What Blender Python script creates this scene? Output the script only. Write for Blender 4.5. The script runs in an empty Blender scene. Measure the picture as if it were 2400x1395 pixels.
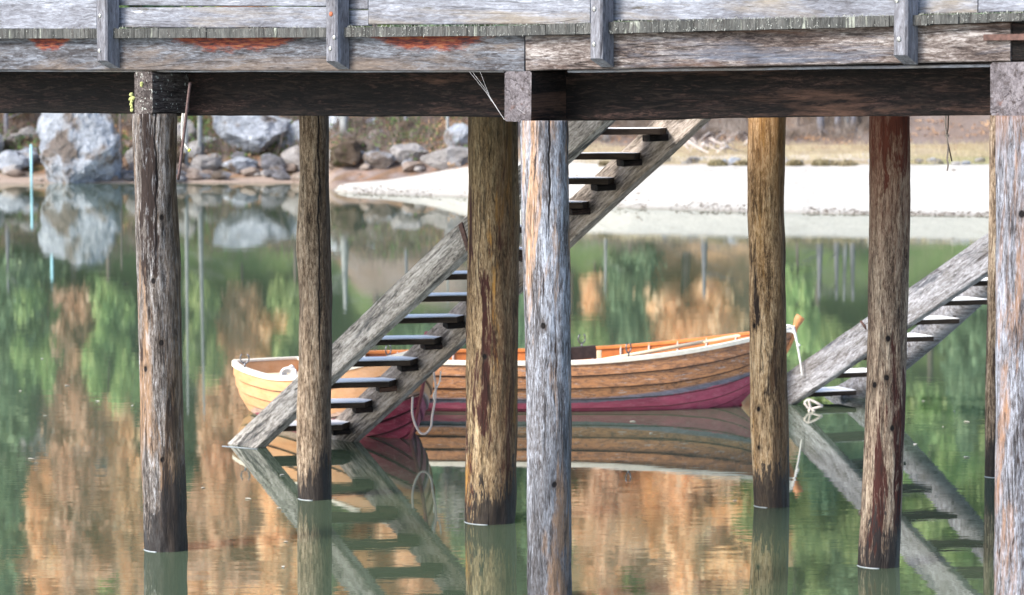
import bpy, bmesh, math, random
import numpy as np
from mathutils import Vector, Matrix, noise as mn
random.seed(7); R = np.random.default_rng(11)
S = bpy.context.scene
COL = S.collection
# ------------------------------------------------------------------ camera model (metres, +Y away from the lens)
F = 6870.0; H = 3.165; PITCH = math.atan(497.5/F)
cp, sp = math.cos(PITCH), math.sin(PITCH)
def ray(px, py):
    u = (px-1200)/F; v = (697.5-py)/F
    return Vector((u, cp+v*sp, -sp+v*cp))
def W(px, py):                       # on the water
    d = ray(px, py); t = -H/d.z
    return Vector((d.x*t, d.y*t, 0))
def D(px, py, Y):                    # at depth Y
    d = ray(px, py); t = Y/d.y
    return Vector((d.x*t, Y, H+d.z*t))
AX = Vector((.7945, -.6073, 0)); BK = Vector((.6073, .7945, 0)); O = Vector((0, 18.176, 0)); UP = Vector((0, 0, 1))
def PL(px, py, off=0):               # on the vertical plane 'off' metres in front of the front pile row
    d = ray(px, py); o = Vector((0, 0, H)); p0 = O - BK*off
    t = (p0-o).dot(BK)/d.dot(BK)
    return o+d*t
def PF(s, back, z): return O+AX*s+BK*back+UP*z
def s_of(p): return (p-O).dot(AX)
# ------------------------------------------------------------------ object helpers
def tag(o, label=None, cat=None, group=None, kind=None):
    if label: o['label'] = label
    if cat: o['category'] = cat
    if group: o['group'] = group
    if kind: o['kind'] = kind
    return o
def link(name, me, mat=None, parent=None):
    o = bpy.data.objects.new(name, me); COL.objects.link(o)
    if mat is not None:
        me.materials.append(mat)
    if parent is not None: o.parent = parent
    return o
def empty(name, loc=(0, 0, 0), label=None, cat=None, group=None):
    o = bpy.data.objects.new(name, None); COL.objects.link(o); o.location = loc
    o.empty_display_size = .2
    return tag(o, label, cat, group)
def setw(o, M):                       # place in world even under a parent
    p = o.parent
    if p: 
        pm = p.matrix_basis if p.parent is None else p.parent.matrix_basis @ p.matrix_basis
        o.matrix_basis = pm.inverted() @ M
    else: o.matrix_basis = M
def mesh(name, V, Fs, smooth=False):
    me = bpy.data.meshes.new(name); me.from_pydata([tuple(v) for v in V], [], Fs)
    if smooth: me.polygons.foreach_set('use_smooth', [True]*len(me.polygons))
    me.update(); return me
def npmesh(name, V, n):               # faces of n consecutive verts
    V = np.asarray(V, dtype=np.float32).reshape(-1, 3); k = len(V)//n
    me = bpy.data.meshes.new(name); me.vertices.add(len(V)); me.vertices.foreach_set('co', V.ravel())
    me.loops.add(k*n); me.loops.foreach_set('vertex_index', np.arange(k*n, dtype=np.int32))
    me.polygons.add(k); me.polygons.foreach_set('loop_start', np.arange(0, k*n, n, dtype=np.int32))
    me.polygons.foreach_set('loop_total', np.full(k, n, dtype=np.int32)); me.update(); me.validate(); return me
def lerp(a, b, t): return a+(b-a)*t
def sm(t): t = max(0, min(1, t)); return t*t*(3-2*t)
def timber(name, A, B, w, h, mat, parent=None, up=UP, bev=.007, jit=.003, seed=0, seg=.12, endcut=None, shear=0):
    """plank or beam from A to B; w across, h along 'up'; grain along local X"""
    A = Vector(A); B = Vector(B); L = (B-A).length; x = (B-A)/L
    z = (up-x*up.dot(x)).normalized(); y = z.cross(x)
    M = Matrix((x, y, z)).transposed().to_4x4(); M.translation = A
    n = max(2, int(L/seg)); hw, hh = w/2, h/2
    cs = [(-hw+bev, -hh), (hw-bev, -hh), (hw, -hh+bev), (hw, hh-bev), (hw-bev, hh), (-hw+bev, hh), (-hw, hh-bev), (-hw, -hh+bev)]
    V = []; Fs = []
    for i in range(n+1):
        X = L*i/n
        for k, (a, b) in enumerate(cs):
            j = mn.noise_vector(Vector((X*2.1+seed*7.7, a*6+seed, b*6)))*jit + mn.noise_vector(Vector((X*9+seed*3.7, a*20+k, b*20)))*jit*.6
            V.append((X+a*shear, a+j.y, b+j.z))
    m = len(cs)
    for i in range(n):
        for k in range(m):
            Fs.append((i*m+k, i*m+(k+1) % m, (i+1)*m+(k+1) % m, (i+1)*m+k))
    Fs.append(tuple(range(m-1, -1, -1))); Fs.append(tuple(n*m+k for k in range(m)))
    o = link(name, mesh(name, V, Fs), mat, parent); setw(o, M); return o
def tube_vf(pts, r, n=8, cap=True, r1=None):
    pts = [Vector(p) for p in pts]; V = []; Fs = []; N = len(pts); pv = None
    for i, p in enumerate(pts):
        t = (pts[min(i+1, N-1)]-pts[max(i-1, 0)]).normalized()
        if pv is None: a = t.orthogonal().normalized()
        else: a = (pv-t*pv.dot(t)).normalized()
        pv = a; b = t.cross(a); rr = r if r1 is None else lerp(r, r1, i/max(1, N-1))
        if callable(r): rr = r(i/max(1, N-1))
        for k in range(n):
            c = 2*math.pi*k/n; V.append(p+a*math.cos(c)*rr+b*math.sin(c)*rr)
    for i in range(N-1):
        for k in range(n): Fs.append((i*n+k, i*n+(k+1) % n, (i+1)*n+(k+1) % n, (i+1)*n+k))
    if cap: Fs.append(tuple(range(n-1, -1, -1))); Fs.append(tuple((N-1)*n+k for k in range(n)))
    return V, Fs
def cat(pts, k=8):                    # Catmull-Rom
    p = [Vector(q) for q in pts]; p = [p[0]*2-p[1]]+p+[p[-1]*2-p[-2]]; out = []
    for i in range(1, len(p)-2):
        for j in range(k):
            t = j/k; a, b, c, d = p[i-1:i+3]
            out.append(.5*((2*b)+(c-a)*t+(2*a-5*b+4*c-d)*t*t+(3*b-a-3*c+d)*t**3))
    out.append(p[-2]); return out
def tube(name, pts, r, mat, parent=None, n=8, smooth=True, r1=None, k=8, origin=None):
    pts = cat(pts, k) if k else [Vector(p) for p in pts]
    o0 = Vector(origin) if origin is not None else Vector(pts[0])
    V, Fs = tube_vf([p-o0 for p in pts], r, n, r1=r1)
    o = link(name, mesh(name, V, Fs, smooth), mat, parent); setw(o, Matrix.Translation(o0)); return o
# ------------------------------------------------------------------ node helpers
class NT:
    def __init__(s, name):
        s.m = bpy.data.materials.new(name); s.m.use_nodes = True; s.t = s.m.node_tree
        s.b = s.t.nodes['Principled BSDF']; s.o = s.t.nodes['Material Output']
    def n(s, ty, **kw):
        nd = s.t.nodes.new(ty)
        for k, v in kw.items():
            if k.startswith('_'): nd.inputs[k[1:]].default_value = v
            else: setattr(nd, k, v)
        return nd
    def l(s, a, b): s.t.links.new(a, b)
    def vec(s, scale, rnd=True, coord='Object'):
        tc = s.n('ShaderNodeTexCoord'); out = tc.outputs[coord]
        if rnd:
            oi = s.n('ShaderNodeObjectInfo'); mu = s.n('ShaderNodeMath', operation='MULTIPLY'); mu.inputs[1].default_value = 37.3
            s.l(oi.outputs['Random'], mu.inputs[0])
            ad = s.n('ShaderNodeVectorMath', operation='ADD'); s.l(out, ad.inputs[0]); s.l(mu.outputs[0], ad.inputs[1]); out = ad.outputs[0]
        mp = s.n('ShaderNodeVectorMath', operation='MULTIPLY'); mp.inputs[1].default_value = scale
        s.l(out, mp.inputs[0]); return mp.outputs[0]
    def noise(s, v, scale=1, detail=5, rough=.6, dist=0):
        nn = s.n('ShaderNodeTexNoise'); nn.inputs['Scale'].default_value = scale; nn.inputs['Detail'].default_value = detail
        nn.inputs['Roughness'].default_value = rough; nn.inputs['Distortion'].default_value = dist
        s.l(v, nn.inputs['Vector']); return nn.outputs['Fac']
    def ramp(s, f, stops, interp='LINEAR'):
        r = s.n('ShaderNodeValToRGB'); cr = r.color_ramp; cr.interpolation = interp
        while len(cr.elements) < len(stops): cr.elements.new(.5)
        for e, (p, c) in zip(cr.elements, stops):
            e.position = p; e.color = (c[0], c[1], c[2], 1) if not isinstance(c, (int, float)) else (c, c, c, 1)
        s.l(f, r.inputs[0]); return r.outputs[0]
    def mr(s, f, a, b, c=0, d=1):
        m = s.n('ShaderNodeMapRange'); m.inputs[1].default_value = a; m.inputs[2].default_value = b
        m.inputs[3].default_value = c; m.inputs[4].default_value = d; s.l(f, m.inputs[0]); return m.outputs[0]
    def mix(s, f, a, b, mode='MIX'):
        m = s.n('ShaderNodeMix', data_type='RGBA', blend_type=mode)
        for i, x in ((0, f), (6, a), (7, b)):
            if isinstance(x, (int, float)): m.inputs[i].default_value = x
            elif isinstance(x, tuple): m.inputs[i].default_value = (*x, 1)
            else: s.l(x, m.inputs[i])
        return m.outputs[2]
    def math(s, op, a, b=None, clamp=False):
        m = s.n('ShaderNodeMath', operation=op, use_clamp=clamp)
        for i, x in ((0, a), (1, b)):
            if x is None: continue
            if isinstance(x, (int, float)): m.inputs[i].default_value = x
            else: s.l(x, m.inputs[i])
        return m.outputs[0]
    def bump(s, h, strength=.5, dist=.01):
        b = s.n('ShaderNodeBump'); b.inputs['Strength'].default_value = strength; b.inputs['Distance'].default_value = dist
        s.l(h, b.inputs['Height']); s.l(b.outputs[0], s.b.inputs['Normal'])
    def fin(s, col, rough=.8, spec=.3):
        if isinstance(col, tuple): s.b.inputs['Base Color'].default_value = (*col, 1)
        else: s.l(col, s.b.inputs['Base Color'])
        if isinstance(rough, (int, float)): s.b.inputs['Roughness'].default_value = rough
        else: s.l(rough, s.b.inputs['Roughness'])
        s.b.inputs['Specular IOR Level'].default_value = spec
        return s.m
def wood(name, axis, pal, patches=(), crack=.8, wet=None, knots=(), rough=.85, spec=.25, gs=1.0, bump=.7, top=None, speck=None, rnd=True, streak=.75, side=None, split=None):
    """weathered timber: stretched grain, long drying cracks, irregular stain patches"""
    s = NT(name)
    def sc(a, l): return (a, a, l) if axis == 'Z' else (l, a, a)
    fine = s.noise(s.vec(sc(95*gs, 20*gs), rnd), 1, 4, .8, .5)
    mid = s.noise(s.vec(sc(27*gs, 3.6*gs), rnd), 1, 6, .72, .7)
    big = s.noise(s.vec(sc(6*gs, 1.2*gs), rnd), 1, 5, .65, .6)
    f = s.math('ADD', s.math('MULTIPLY', fine, .42), s.math('ADD', s.math('MULTIPLY', mid, .28), s.math('MULTIPLY', big, .30)))
    f = s.mr(f, .405, .595)
    n = len(pal); col = s.ramp(f, [(i/(n-1), c) for i, c in enumerate(pal)])
    for i, (pc, ps, lo, hi) in enumerate(patches):
        v = s.vec(sc(ps, ps*.13), rnd); a = s.n('ShaderNodeVectorMath', operation='ADD'); a.inputs[1].default_value = (i*13.1+3, i*7.7, i*3.3+1)
        s.l(v, a.inputs[0]); m = s.mr(s.noise(a.outputs[0], 1, 6, .72, .5), lo, hi)
        col = s.mix(m, col, pc)
        col = s.mix(s.math('MULTIPLY', m, .5), col, s.ramp(fine, [(.3, .25), (.7, 1.3)]), 'MULTIPLY')
    stk = s.noise(s.vec(sc(36*gs, 4.6*gs), rnd), 1, 6, .72, .9); stm = s.math('MULTIPLY', s.mr(stk, .53, .61), s.mr(big, .40, .56, .25, 1))
    col = s.mix(s.math('MULTIPLY', stm, streak), col, (.03, .02, .016))
    lt_ = s.math('MULTIPLY', s.mr(stk, .36, .44, 1, 0), streak*.5); col = s.mix(lt_, col, pal[-1])
    # cracks : iso-lines of a stretched noise, broken up
    ck = s.noise(s.vec(sc(21*gs, 1.0*gs), rnd), 1, 3, .5, .25)
    ck = s.mr(s.math('ABSOLUTE', s.math('SUBTRACT', ck, .5)), .0, .022, 1, 0)
    br = s.mr(s.noise(s.vec(sc(9*gs, 2.2*gs), rnd), 1, 3), .44, .58)
    ck = s.math('MULTIPLY', ck, br)
    col = s.mix(s.math('MULTIPLY', ck, crack), col, (.012, .009, .008))
    pit = s.mr(s.noise(s.vec(sc(60*gs, 16*gs), rnd), 1, 2), .66, .74)
    col = s.mix(s.math('MULTIPLY', pit, .65*crack), col, (.02, .014, .012))
    hgt = s.math('SUBTRACT', s.math('ADD', s.math('MULTIPLY', fine, .5), s.math('MULTIPLY', mid, .8)), s.math('MULTIPLY', ck, .8))
    if speck:
        sm_ = s.mr(s.noise(s.vec((38, 38, 38), rnd), 1, 2), speck[1], speck[1]+.05); col = s.mix(sm_, col, speck[0])
    tc = s.n('ShaderNodeTexCoord')
    for (kx, ky, kz, kr) in knots:
        d = s.n('ShaderNodeVectorMath', operation='DISTANCE'); sc_ = s.n('ShaderNodeVectorMath', operation='MULTIPLY')
        sc_.inputs[1].default_value = (1, 1, .8); s.l(tc.outputs['Object'], sc_.inputs[0]); s.l(sc_.outputs[0], d.inputs[0]); d.inputs[1].default_value = (kx, ky, kz*.8)
        col = s.mix(s.mr(d.outputs['Value'], kr*1.2, kr*2.6, .55, 0), col, (.05, .035, .025))
        m = s.mr(d.outputs['Value'], kr*.75, kr*1.15, 1, 0); col = s.mix(m, col, (.008, .006, .006)); hgt = s.math('SUBTRACT', hgt, s.math('MULTIPLY', m, 1.5))
    rg = rough
    if top or wet or side or split:
        sx = s.n('ShaderNodeSeparateXYZ'); s.l(tc.outputs['Object'], sx.inputs[0])
    if split:                          # one long drying crack: (x, z0, z1)
        wv = s.math('MULTIPLY', s.math('SUBTRACT', s.noise(s.vec((0, 0, 3.5), rnd), 1, 3), .5), .07)
        dx_ = s.math('ABSOLUTE', s.math('SUBTRACT', s.math('SUBTRACT', sx.outputs['X'], split[0]), wv))
        zm = s.math('MULTIPLY', s.mr(sx.outputs['Z'], split[1], split[1]+.25), s.mr(sx.outputs['Y'], -.03, 0, 1, 0))
        m = s.math('MULTIPLY', s.mr(dx_, .003, .008, 1, 0), zm); col = s.mix(m, col, (.008, .006, .006)); hgt = s.math('SUBTRACT', hgt, s.math('MULTIPLY', m, 2))
    if side:                           # wood coloured darker towards the right flank: (colour, x0, x1, strength)
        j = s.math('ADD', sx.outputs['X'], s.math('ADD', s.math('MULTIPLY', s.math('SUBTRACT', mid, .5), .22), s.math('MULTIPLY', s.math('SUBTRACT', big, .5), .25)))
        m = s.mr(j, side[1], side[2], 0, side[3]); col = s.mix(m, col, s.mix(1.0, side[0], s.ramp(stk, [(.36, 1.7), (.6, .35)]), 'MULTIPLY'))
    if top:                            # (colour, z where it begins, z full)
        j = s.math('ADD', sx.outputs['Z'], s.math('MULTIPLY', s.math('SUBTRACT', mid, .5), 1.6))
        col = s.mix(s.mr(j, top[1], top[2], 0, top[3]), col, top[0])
    if wet:                            # soaked foot of the pile with ragged upper edge
        j = s.math('ADD', sx.outputs['Z'], s.math('MULTIPLY', s.math('SUBTRACT', s.noise(s.vec(sc(12, 1.6), rnd), 1, 5, .7), .5), wet[1]))
        m = s.mr(s.math('ADD', s.math('ADD', j, s.math('MULTIPLY', sx.outputs['X'], -2.2*wet[0])), s.math('MULTIPLY', s.math('SUBTRACT', stk, .5), 1.5*wet[1])), wet[0]*.72, wet[0]*.92, wet[2], 0); col = s.mix(m, col, (.009, .007, .0075)); rg = s.mr(m, 0, 1, rough, .45)
    s.bump(hgt, bump, .012)
    return s.fin(col, rg, spec)
def flat(name, c, rough=.6, metal=0, var=.25, scale=20, spec=.4):
    s = NT(name); f = s.noise(s.vec((scale,)*3), 1, 5, .65)
    col = s.ramp(f, [(.3, tuple(x*(1-var) for x in c)), (.7, tuple(min(1, x*(1+var)) for x in c))])
    s.b.inputs['Metallic'].default_value = metal; s.bump(f, .25, .004); return s.fin(col, rough, spec)
# ------------------------------------------------------------------ world, sun, camera
w = bpy.data.worlds.new('World'); S.world = w; w.use_nodes = True
sky = w.node_tree.nodes.new('ShaderNodeTexSky'); sky.sky_type = 'NISHITA'; sky.sun_disc = False
SE, SAZ = math.radians(38), math.radians(236)      # compass: 0 = +Y, clockwise
sky.sun_elevation = SE; sky.sun_rotation = SAZ; sky.altitude = 1500; sky.air_density = 1.0; sky.dust_density = 5
bg = w.node_tree.nodes['Background']; bg.inputs[1].default_value = .15
w.node_tree.links.new(sky.outputs[0], bg.inputs[0])
sd = Vector((math.sin(SAZ)*math.cos(SE), math.cos(SAZ)*math.cos(SE), math.sin(SE)))
sl = bpy.data.lights.new('sun', 'SUN'); sl.energy = 2.2; sl.angle = math.radians(18); sl.color = (1, .94, .86)
so = bpy.data.objects.new('sun', sl); COL.objects.link(so); so.rotation_euler = sd.to_track_quat('Z', 'Y').to_euler(); so.location = (-20, -20, 30)
cam = bpy.data.cameras.new('camera'); cam.sensor_width = 36; cam.lens = F/2400*36; cam.clip_end = 1000; cam.clip_start = .5
cam.dof.use_dof = True; cam.dof.focus_distance = 18.6; cam.dof.aperture_fstop = 4.2
co = bpy.data.objects.new('camera', cam); COL.objects.link(co); co.location = (0, 0, H); co.rotation_euler = (math.pi/2-PITCH, 0, 0)
S.camera = co
S.view_settings.view_transform = 'Standard'; S.view_settings.look = 'None'; S.view_settings.exposure = 1.45; S.view_settings.gamma = 1
S.render.resolution_x = 1024; S.render.resolution_y = 595
# ------------------------------------------------------------------ TERRAIN
SH = [(-90, 70), (-45, 85), (-25, 92)]
for p in [(0, 430), (350, 429), (700, 429), (765, 441), (800, 452), (900, 456), (1100, 463), (1300, 478), (1500, 489), (1750, 497), (1900, 501), (2300, 507), (2400, 510)]:
    q = W(*p); SH.append((q.x, q.y))
SH += [(20, 67), (45, 58), (90, 40)]
SHX = [a for a, b in SH]; SHY = [b for a, b in SH]
def shore(X): return float(np.interp(X, SHX, SHY))
EX = [-5.5, -3.85, -2.5, -1.3, 1, 3, 14, 40]; EY = [88.4, 89, 89.2, 87.3, 84, 81, 79.3, 70]
def edgeY(X): return float(np.interp(X, EX, EY))
def ground(X, Y):
    q = Y-shore(X); w0 = sm((X+6.4)/1.4); wb = sm((X+2.0)/3.0)
    if q < 0: return max(-1.5, q*.2)
    hs = float(np.interp(X, [-6, -3.85, -2.5, -1.3, .5], [.1, .3, .5, .75, .98])); ed = edgeY(X); ln = max(1.5, min(8.5, ed-shore(X)))
    zb = hs*sm(q/ln*.9+.04)+.012*max(q-7, 0)
    zb += (1-wb)*.40*max(0, min(Y, 98)-max(ed+.8, 91.0))
    zl = .11*min(q, 2.2)+.46*max(0, q-2.2)
    if q > 7: zl = .11*2.2+.46*4.8+.1*(q-7)
    z = lerp(zl, zb, w0)
    h0 = 98; z += .34*max(0, min(Y-h0, 3))*w0 + .85*max(0, Y-(h0+3))
    n = mn.noise(Vector((X*.45, Y*.45, 3)))*.22+mn.noise(Vector((X*1.3, Y*1.3, 8)))*.1
    return z + n*(sm(q/3)*(1-w0*.85+ w0*(1-wb)*.35*sm((Y-ed)/2)) + (1 if Y > 100 else 0)*.6)
def G(px, py, off=0):
    d = ray(px, py)
    t = 60
    while t < 160:
        x, y, z = d.x*t, d.y*t, H+d.z*t
        if z < ground(x, y): break
        t += .15
    return Vector((x, y, ground(x, y)+off))
xs = np.unique(np.concatenate([np.linspace(-90, -24, 34), np.linspace(-24, 26, 190), np.linspace(26, 90, 34)]))
ys = np.unique(np.concatenate([np.linspace(40, 68, 12), np.linspace(68, 106, 150), np.linspace(106, 170, 48)]))
V = []; C = []
def fb(x, y, s, o=0): return mn.noise(Vector((x*s, y*s, o)))+.5*mn.noise(Vector((x*s*2.3, y*s*2.3, o+5)))
for y in ys:
    for x in xs:
        z = ground(x, y); V.append((x, y, z)); q = y-shore(x); wb = sm((x+5.9)/.6)
        n = fb(x, y, .6); n2 = fb(x, y, 2.2, 9)
        peb = Vector((.42, .33, .27)); lit = Vector((.22, .145, .10)); org = Vector((.36, .19, .09)); grn = Vector((.06, .10, .03)); gry = Vector((.30, .26, .25))
        c = lit.lerp(org, sm((n+.15)*1.6)).lerp(grn, sm((n2-.1)*2)*.7).lerp(gry, sm((-n2-.05)*2)*.8)
        c = peb.lerp(c, sm((q-1.2)/1.0+n2*.4))
        if wb > 0:
            b = Vector((.62, .59, .53))*(1+.12*n2-.10*sm(-n)); b = b.lerp(Vector((.40, .36, .30)), (1-sm((q-.1)/.9))*.75); path = Vector((.62, .55, .46)); mead = Vector((.46, .37, .25)); rust = Vector((.34, .19, .10)); gr = Vector((.27, .29, .11))
            yy = y+n*.5
            edge = edgeY(x)+n2*.35
            m = mead.lerp(rust, sm((n+.1)*1.5)*.8 if y > 91 else sm(n2)*.4)
            if x > 11: m = m.lerp(gr, .7 if y < 86 else sm(n)*.5)
            if 83.5 < yy < 88 and x < 11.5: m = path
            if x < 1.5: m = m.lerp(lit.lerp(org, sm((n+.15)*1.6)).lerp(gry, sm((-n2+.2)*2)*.8), 1-sm((x+1)/2.5))
            if y > 97: m = lit.lerp(gry, .5+.5*n)
            bb = b.lerp(m, sm((yy-edge)/.6)); c = c.lerp(bb, wb)
        if y > 101:
            kx, ky = 1200+F*x/y, 200+(z+2+H)*F/y
            og = abs(x) < 24 and (((60 < kx < 340 or 430 < kx < 720) and ky > 900) or (kx < 1095 and ky > 1200) or (1330 < kx < 1450 and ky > 1000) or (1530 < kx < 1770 and ky > 700))
            c = (Vector((.78, .50, .29)) if og else Vector((.14, .20, .08))).lerp(Vector((.20, .22, .12)), sm(n2*1.5+.1)*.6)
        if q < .15: c = c*.75
        C.append(c)
nx = len(xs); Fs = [(j*nx+i, j*nx+i+1, (j+1)*nx+i+1, (j+1)*nx+i) for j in range(len(ys)-1) for i in range(nx-1)]
me = mesh('hillside', V, Fs, True)
ca = me.color_attributes.new('albedo', 'FLOAT_COLOR', 'POINT')
ca.data.foreach_set('color', np.array([(c[0], c[1], c[2], 1) for c in C], dtype=np.float32).ravel())
s = NT('far_bank'); at = s.n('ShaderNodeVertexColor', layer_name='albedo')
f1 = s.noise(s.vec((9, 9, 9), False), 1, 6, .75); f2 = s.noise(s.vec((2.2, 2.2, 2.2), False), 1, 4)
cc = s.mix(.85, at.outputs[0], s.ramp(f1, [(.3, .62), (.5, .98), (.7, 1.25)]), 'MULTIPLY')
s.bump(f1, .8, .12)
link('far_bank_terrain', me, s.fin(cc, .95, .1))['kind'] = 'structure'
# ------------------------------------------------------------------ WATER
s = NT('lake_water')
s.t.nodes.remove(s.b)
tc = s.n('ShaderNodeTexCoord')
def wn(sc, det, seed=0):
    m = s.n('ShaderNodeMapping'); m.inputs['Scale'].default_value = sc; m.inputs['Location'].default_value = (seed, seed*2, 0); m.inputs['Rotation'].default_value = (0, 0, .12)
    s.l(tc.outputs['Object'], m.inputs[0]); return s.noise(m.outputs[0], 1, det, .5)
h = s.math('ADD', s.math('MULTIPLY', wn((1.1, 3.0, 1), 2), .8), s.math('MULTIPLY', wn((3.6, 9.0, 1), 3, 4), .42))
h = s.math('MULTIPLY', h, s.mr(wn((.12, .30, 1), 2, 9), .38, .62, .35, 1.25))
b = s.n('ShaderNodeBump'); b.inputs['Strength'].default_value = 1; b.inputs['Distance'].default_value = .00075; s.l(h, b.inputs['Height'])
gl = s.n('ShaderNodeBsdfGlossy'); gl.inputs['Color'].default_value = (.98, 1, .97, 1); gl.inputs['Roughness'].default_value = .018; s.l(b.outputs[0], gl.inputs['Normal'])
df = s.n('ShaderNodeBsdfDiffuse'); df.inputs['Color'].default_value = (.072, .10, .062, 1)
fr = s.n('ShaderNodeFresnel'); fr.inputs['IOR'].default_value = 4.0
mx = s.n('ShaderNodeMixShader'); s.l(fr.outputs[0], mx.inputs[0]); s.l(df.outputs[0], mx.inputs[1]); s.l(gl.outputs[0], mx.inputs[2]); s.l(mx.outputs[0], s.o.inputs['Surface'])
link('lake_water', mesh('lake_water', [(-140, -30, 0), (140, -30, 0), (140, 100, 0), (-140, 100, 0)], [(0, 1, 2, 3)]), s.m)['kind'] = 'structure'
# ------------------------------------------------------------------ PIER
pier = empty('pier', O, 'long weathered timber pier on round log piles standing in the green lake', 'pier')
silver = [(.045, .038, .036), (.17, .15, .145), (.36, .35, .36), (.56, .57, .61)]
brown = [(.026, .018, .013), (.13, .09, .058), (.30, .23, .165), (.50, .42, .32)]
M = {}
DARKB = (.03, .02, .017); MAR = (.055, .018, .014); OCH = (.42, .22, .06)
def knot(px, py, P):                    # knot position in the local frame of a pile at P
    return (px, py, P)
PILES = [ # waterline px, profile [(y, xl, xr)], material args
 ('P1', (390, 1287), [(235, 312, 413), (430, 315, 412), (600, 320, 421), (750, 325, 425), (900, 328, 428), (1000, 330, 430), (1100, 333, 435), (1200, 336, 438), (1287, 340, 440)],
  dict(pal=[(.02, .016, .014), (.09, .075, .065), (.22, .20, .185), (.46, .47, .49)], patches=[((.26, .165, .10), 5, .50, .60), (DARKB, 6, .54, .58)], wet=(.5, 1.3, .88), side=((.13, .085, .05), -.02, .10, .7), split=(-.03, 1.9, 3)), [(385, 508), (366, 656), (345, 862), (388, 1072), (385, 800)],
  'silver grey pile with dark knots, standing under the mossy beam end at the left of the pier'),
 ('P2', (738, 1168), [(235, 700, 770), (400, 703, 772), (500, 698, 773), (580, 695, 775), (700, 700, 777), (850, 702, 778), (950, 696, 775), (1060, 696, 776), (1168, 700, 777)],
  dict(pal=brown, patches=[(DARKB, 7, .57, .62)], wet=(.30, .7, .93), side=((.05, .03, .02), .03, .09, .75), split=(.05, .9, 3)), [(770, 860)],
  'slim brown pile in front of the lower end of the left staircase'),
 ('P3', (1150, 1222), [(235, 1098, 1215), (500, 1097, 1218), (700, 1095, 1215), (900, 1093, 1213), (1100, 1091, 1210), (1222, 1090, 1207)],
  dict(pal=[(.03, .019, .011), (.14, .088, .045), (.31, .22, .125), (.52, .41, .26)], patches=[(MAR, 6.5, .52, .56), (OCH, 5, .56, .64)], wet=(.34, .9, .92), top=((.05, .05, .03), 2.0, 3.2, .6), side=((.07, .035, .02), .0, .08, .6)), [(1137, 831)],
  'thick brown pile with dark red bark patches, right beside the pale grey pile'),
 ('P4', (1288, 1408), [(235, 1219, 1330), (500, 1222, 1335), (700, 1228, 1338), (900, 1232, 1340), (1100, 1235, 1340), (1408, 1236, 1340)],
  dict(pal=[(.03, .027, .027), (.115, .11, .115), (.24, .25, .28), (.42, .45, .51)], patches=[((.40, .26, .17), 4.0, .52, .60), (DARKB, 8, .58, .63)], wet=(1.1, 1.9, .55), split=(-.005, 2.2, 3)), [(1273, 760), (1300, 1130)],
  'pale bluish grey pile with a long drying crack, in the middle of the pier'),
 ('P5', (1808, 1185), [(235, 1755, 1843), (400, 1752, 1840), (500, 1753, 1837), (570, 1756, 1840), (750, 1757, 1842), (920, 1760, 1845), (960, 1758, 1848), (1185, 1768, 1850)],
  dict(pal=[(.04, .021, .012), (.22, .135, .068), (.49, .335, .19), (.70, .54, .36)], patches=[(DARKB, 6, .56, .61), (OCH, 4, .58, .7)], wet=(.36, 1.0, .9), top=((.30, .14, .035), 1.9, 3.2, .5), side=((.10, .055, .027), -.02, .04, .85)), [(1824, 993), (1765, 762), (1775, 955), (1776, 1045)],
  'yellowish brown pile in front of the bow of the long rowing boat'),
 ('P6', (2062, 1325), [(235, 2038, 2132), (400, 2038, 2133), (600, 2037, 2130), (800, 2033, 2125), (1000, 2028, 2120), (1200, 2018, 2113), (1325, 2010, 2108)],
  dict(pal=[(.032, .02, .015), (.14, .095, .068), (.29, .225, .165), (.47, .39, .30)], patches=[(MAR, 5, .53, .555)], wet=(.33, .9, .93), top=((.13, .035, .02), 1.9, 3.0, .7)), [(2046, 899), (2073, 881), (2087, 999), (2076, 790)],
  'brown pile with maroon bark streaks, crossing the right staircase'),
 ('P7', (2334, 1117), [(235, 2320, 2362), (600, 2317, 2360), (900, 2310, 2356), (1117, 2308, 2356)],
  dict(pal=brown, patches=[(DARKB, 8, .52, .6)], wet=(.45, .5, .9)), [],
  'thin dark pile half hidden behind the pale pile at the right'),
 ('P8', (2395, 1570), [(235, 2334, 2455), (500, 2337, 2458), (700, 2335, 2457), (900, 2335, 2457), (1100, 2333, 2456), (1570, 2330, 2456)],
  dict(pal=[(.03, .027, .03), (.115, .11, .118), (.23, .24, .275), (.40, .43, .50)], patches=[((.30, .17, .10), 5, .53, .64), (DARKB, 8, .60, .65)], wet=(.3, .5, .5), top=((.20, .10, .05), 2.75, 3.15, .7)), [(2385, 500)],
  'pale pile at the right edge under the big grey beam end'),
]
glint = flat('pale_waterline_glint', (.30, .33, .35), .3, var=.1, spec=.5)  # pale tubes imitate the bright sky glint where water meets wood
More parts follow.
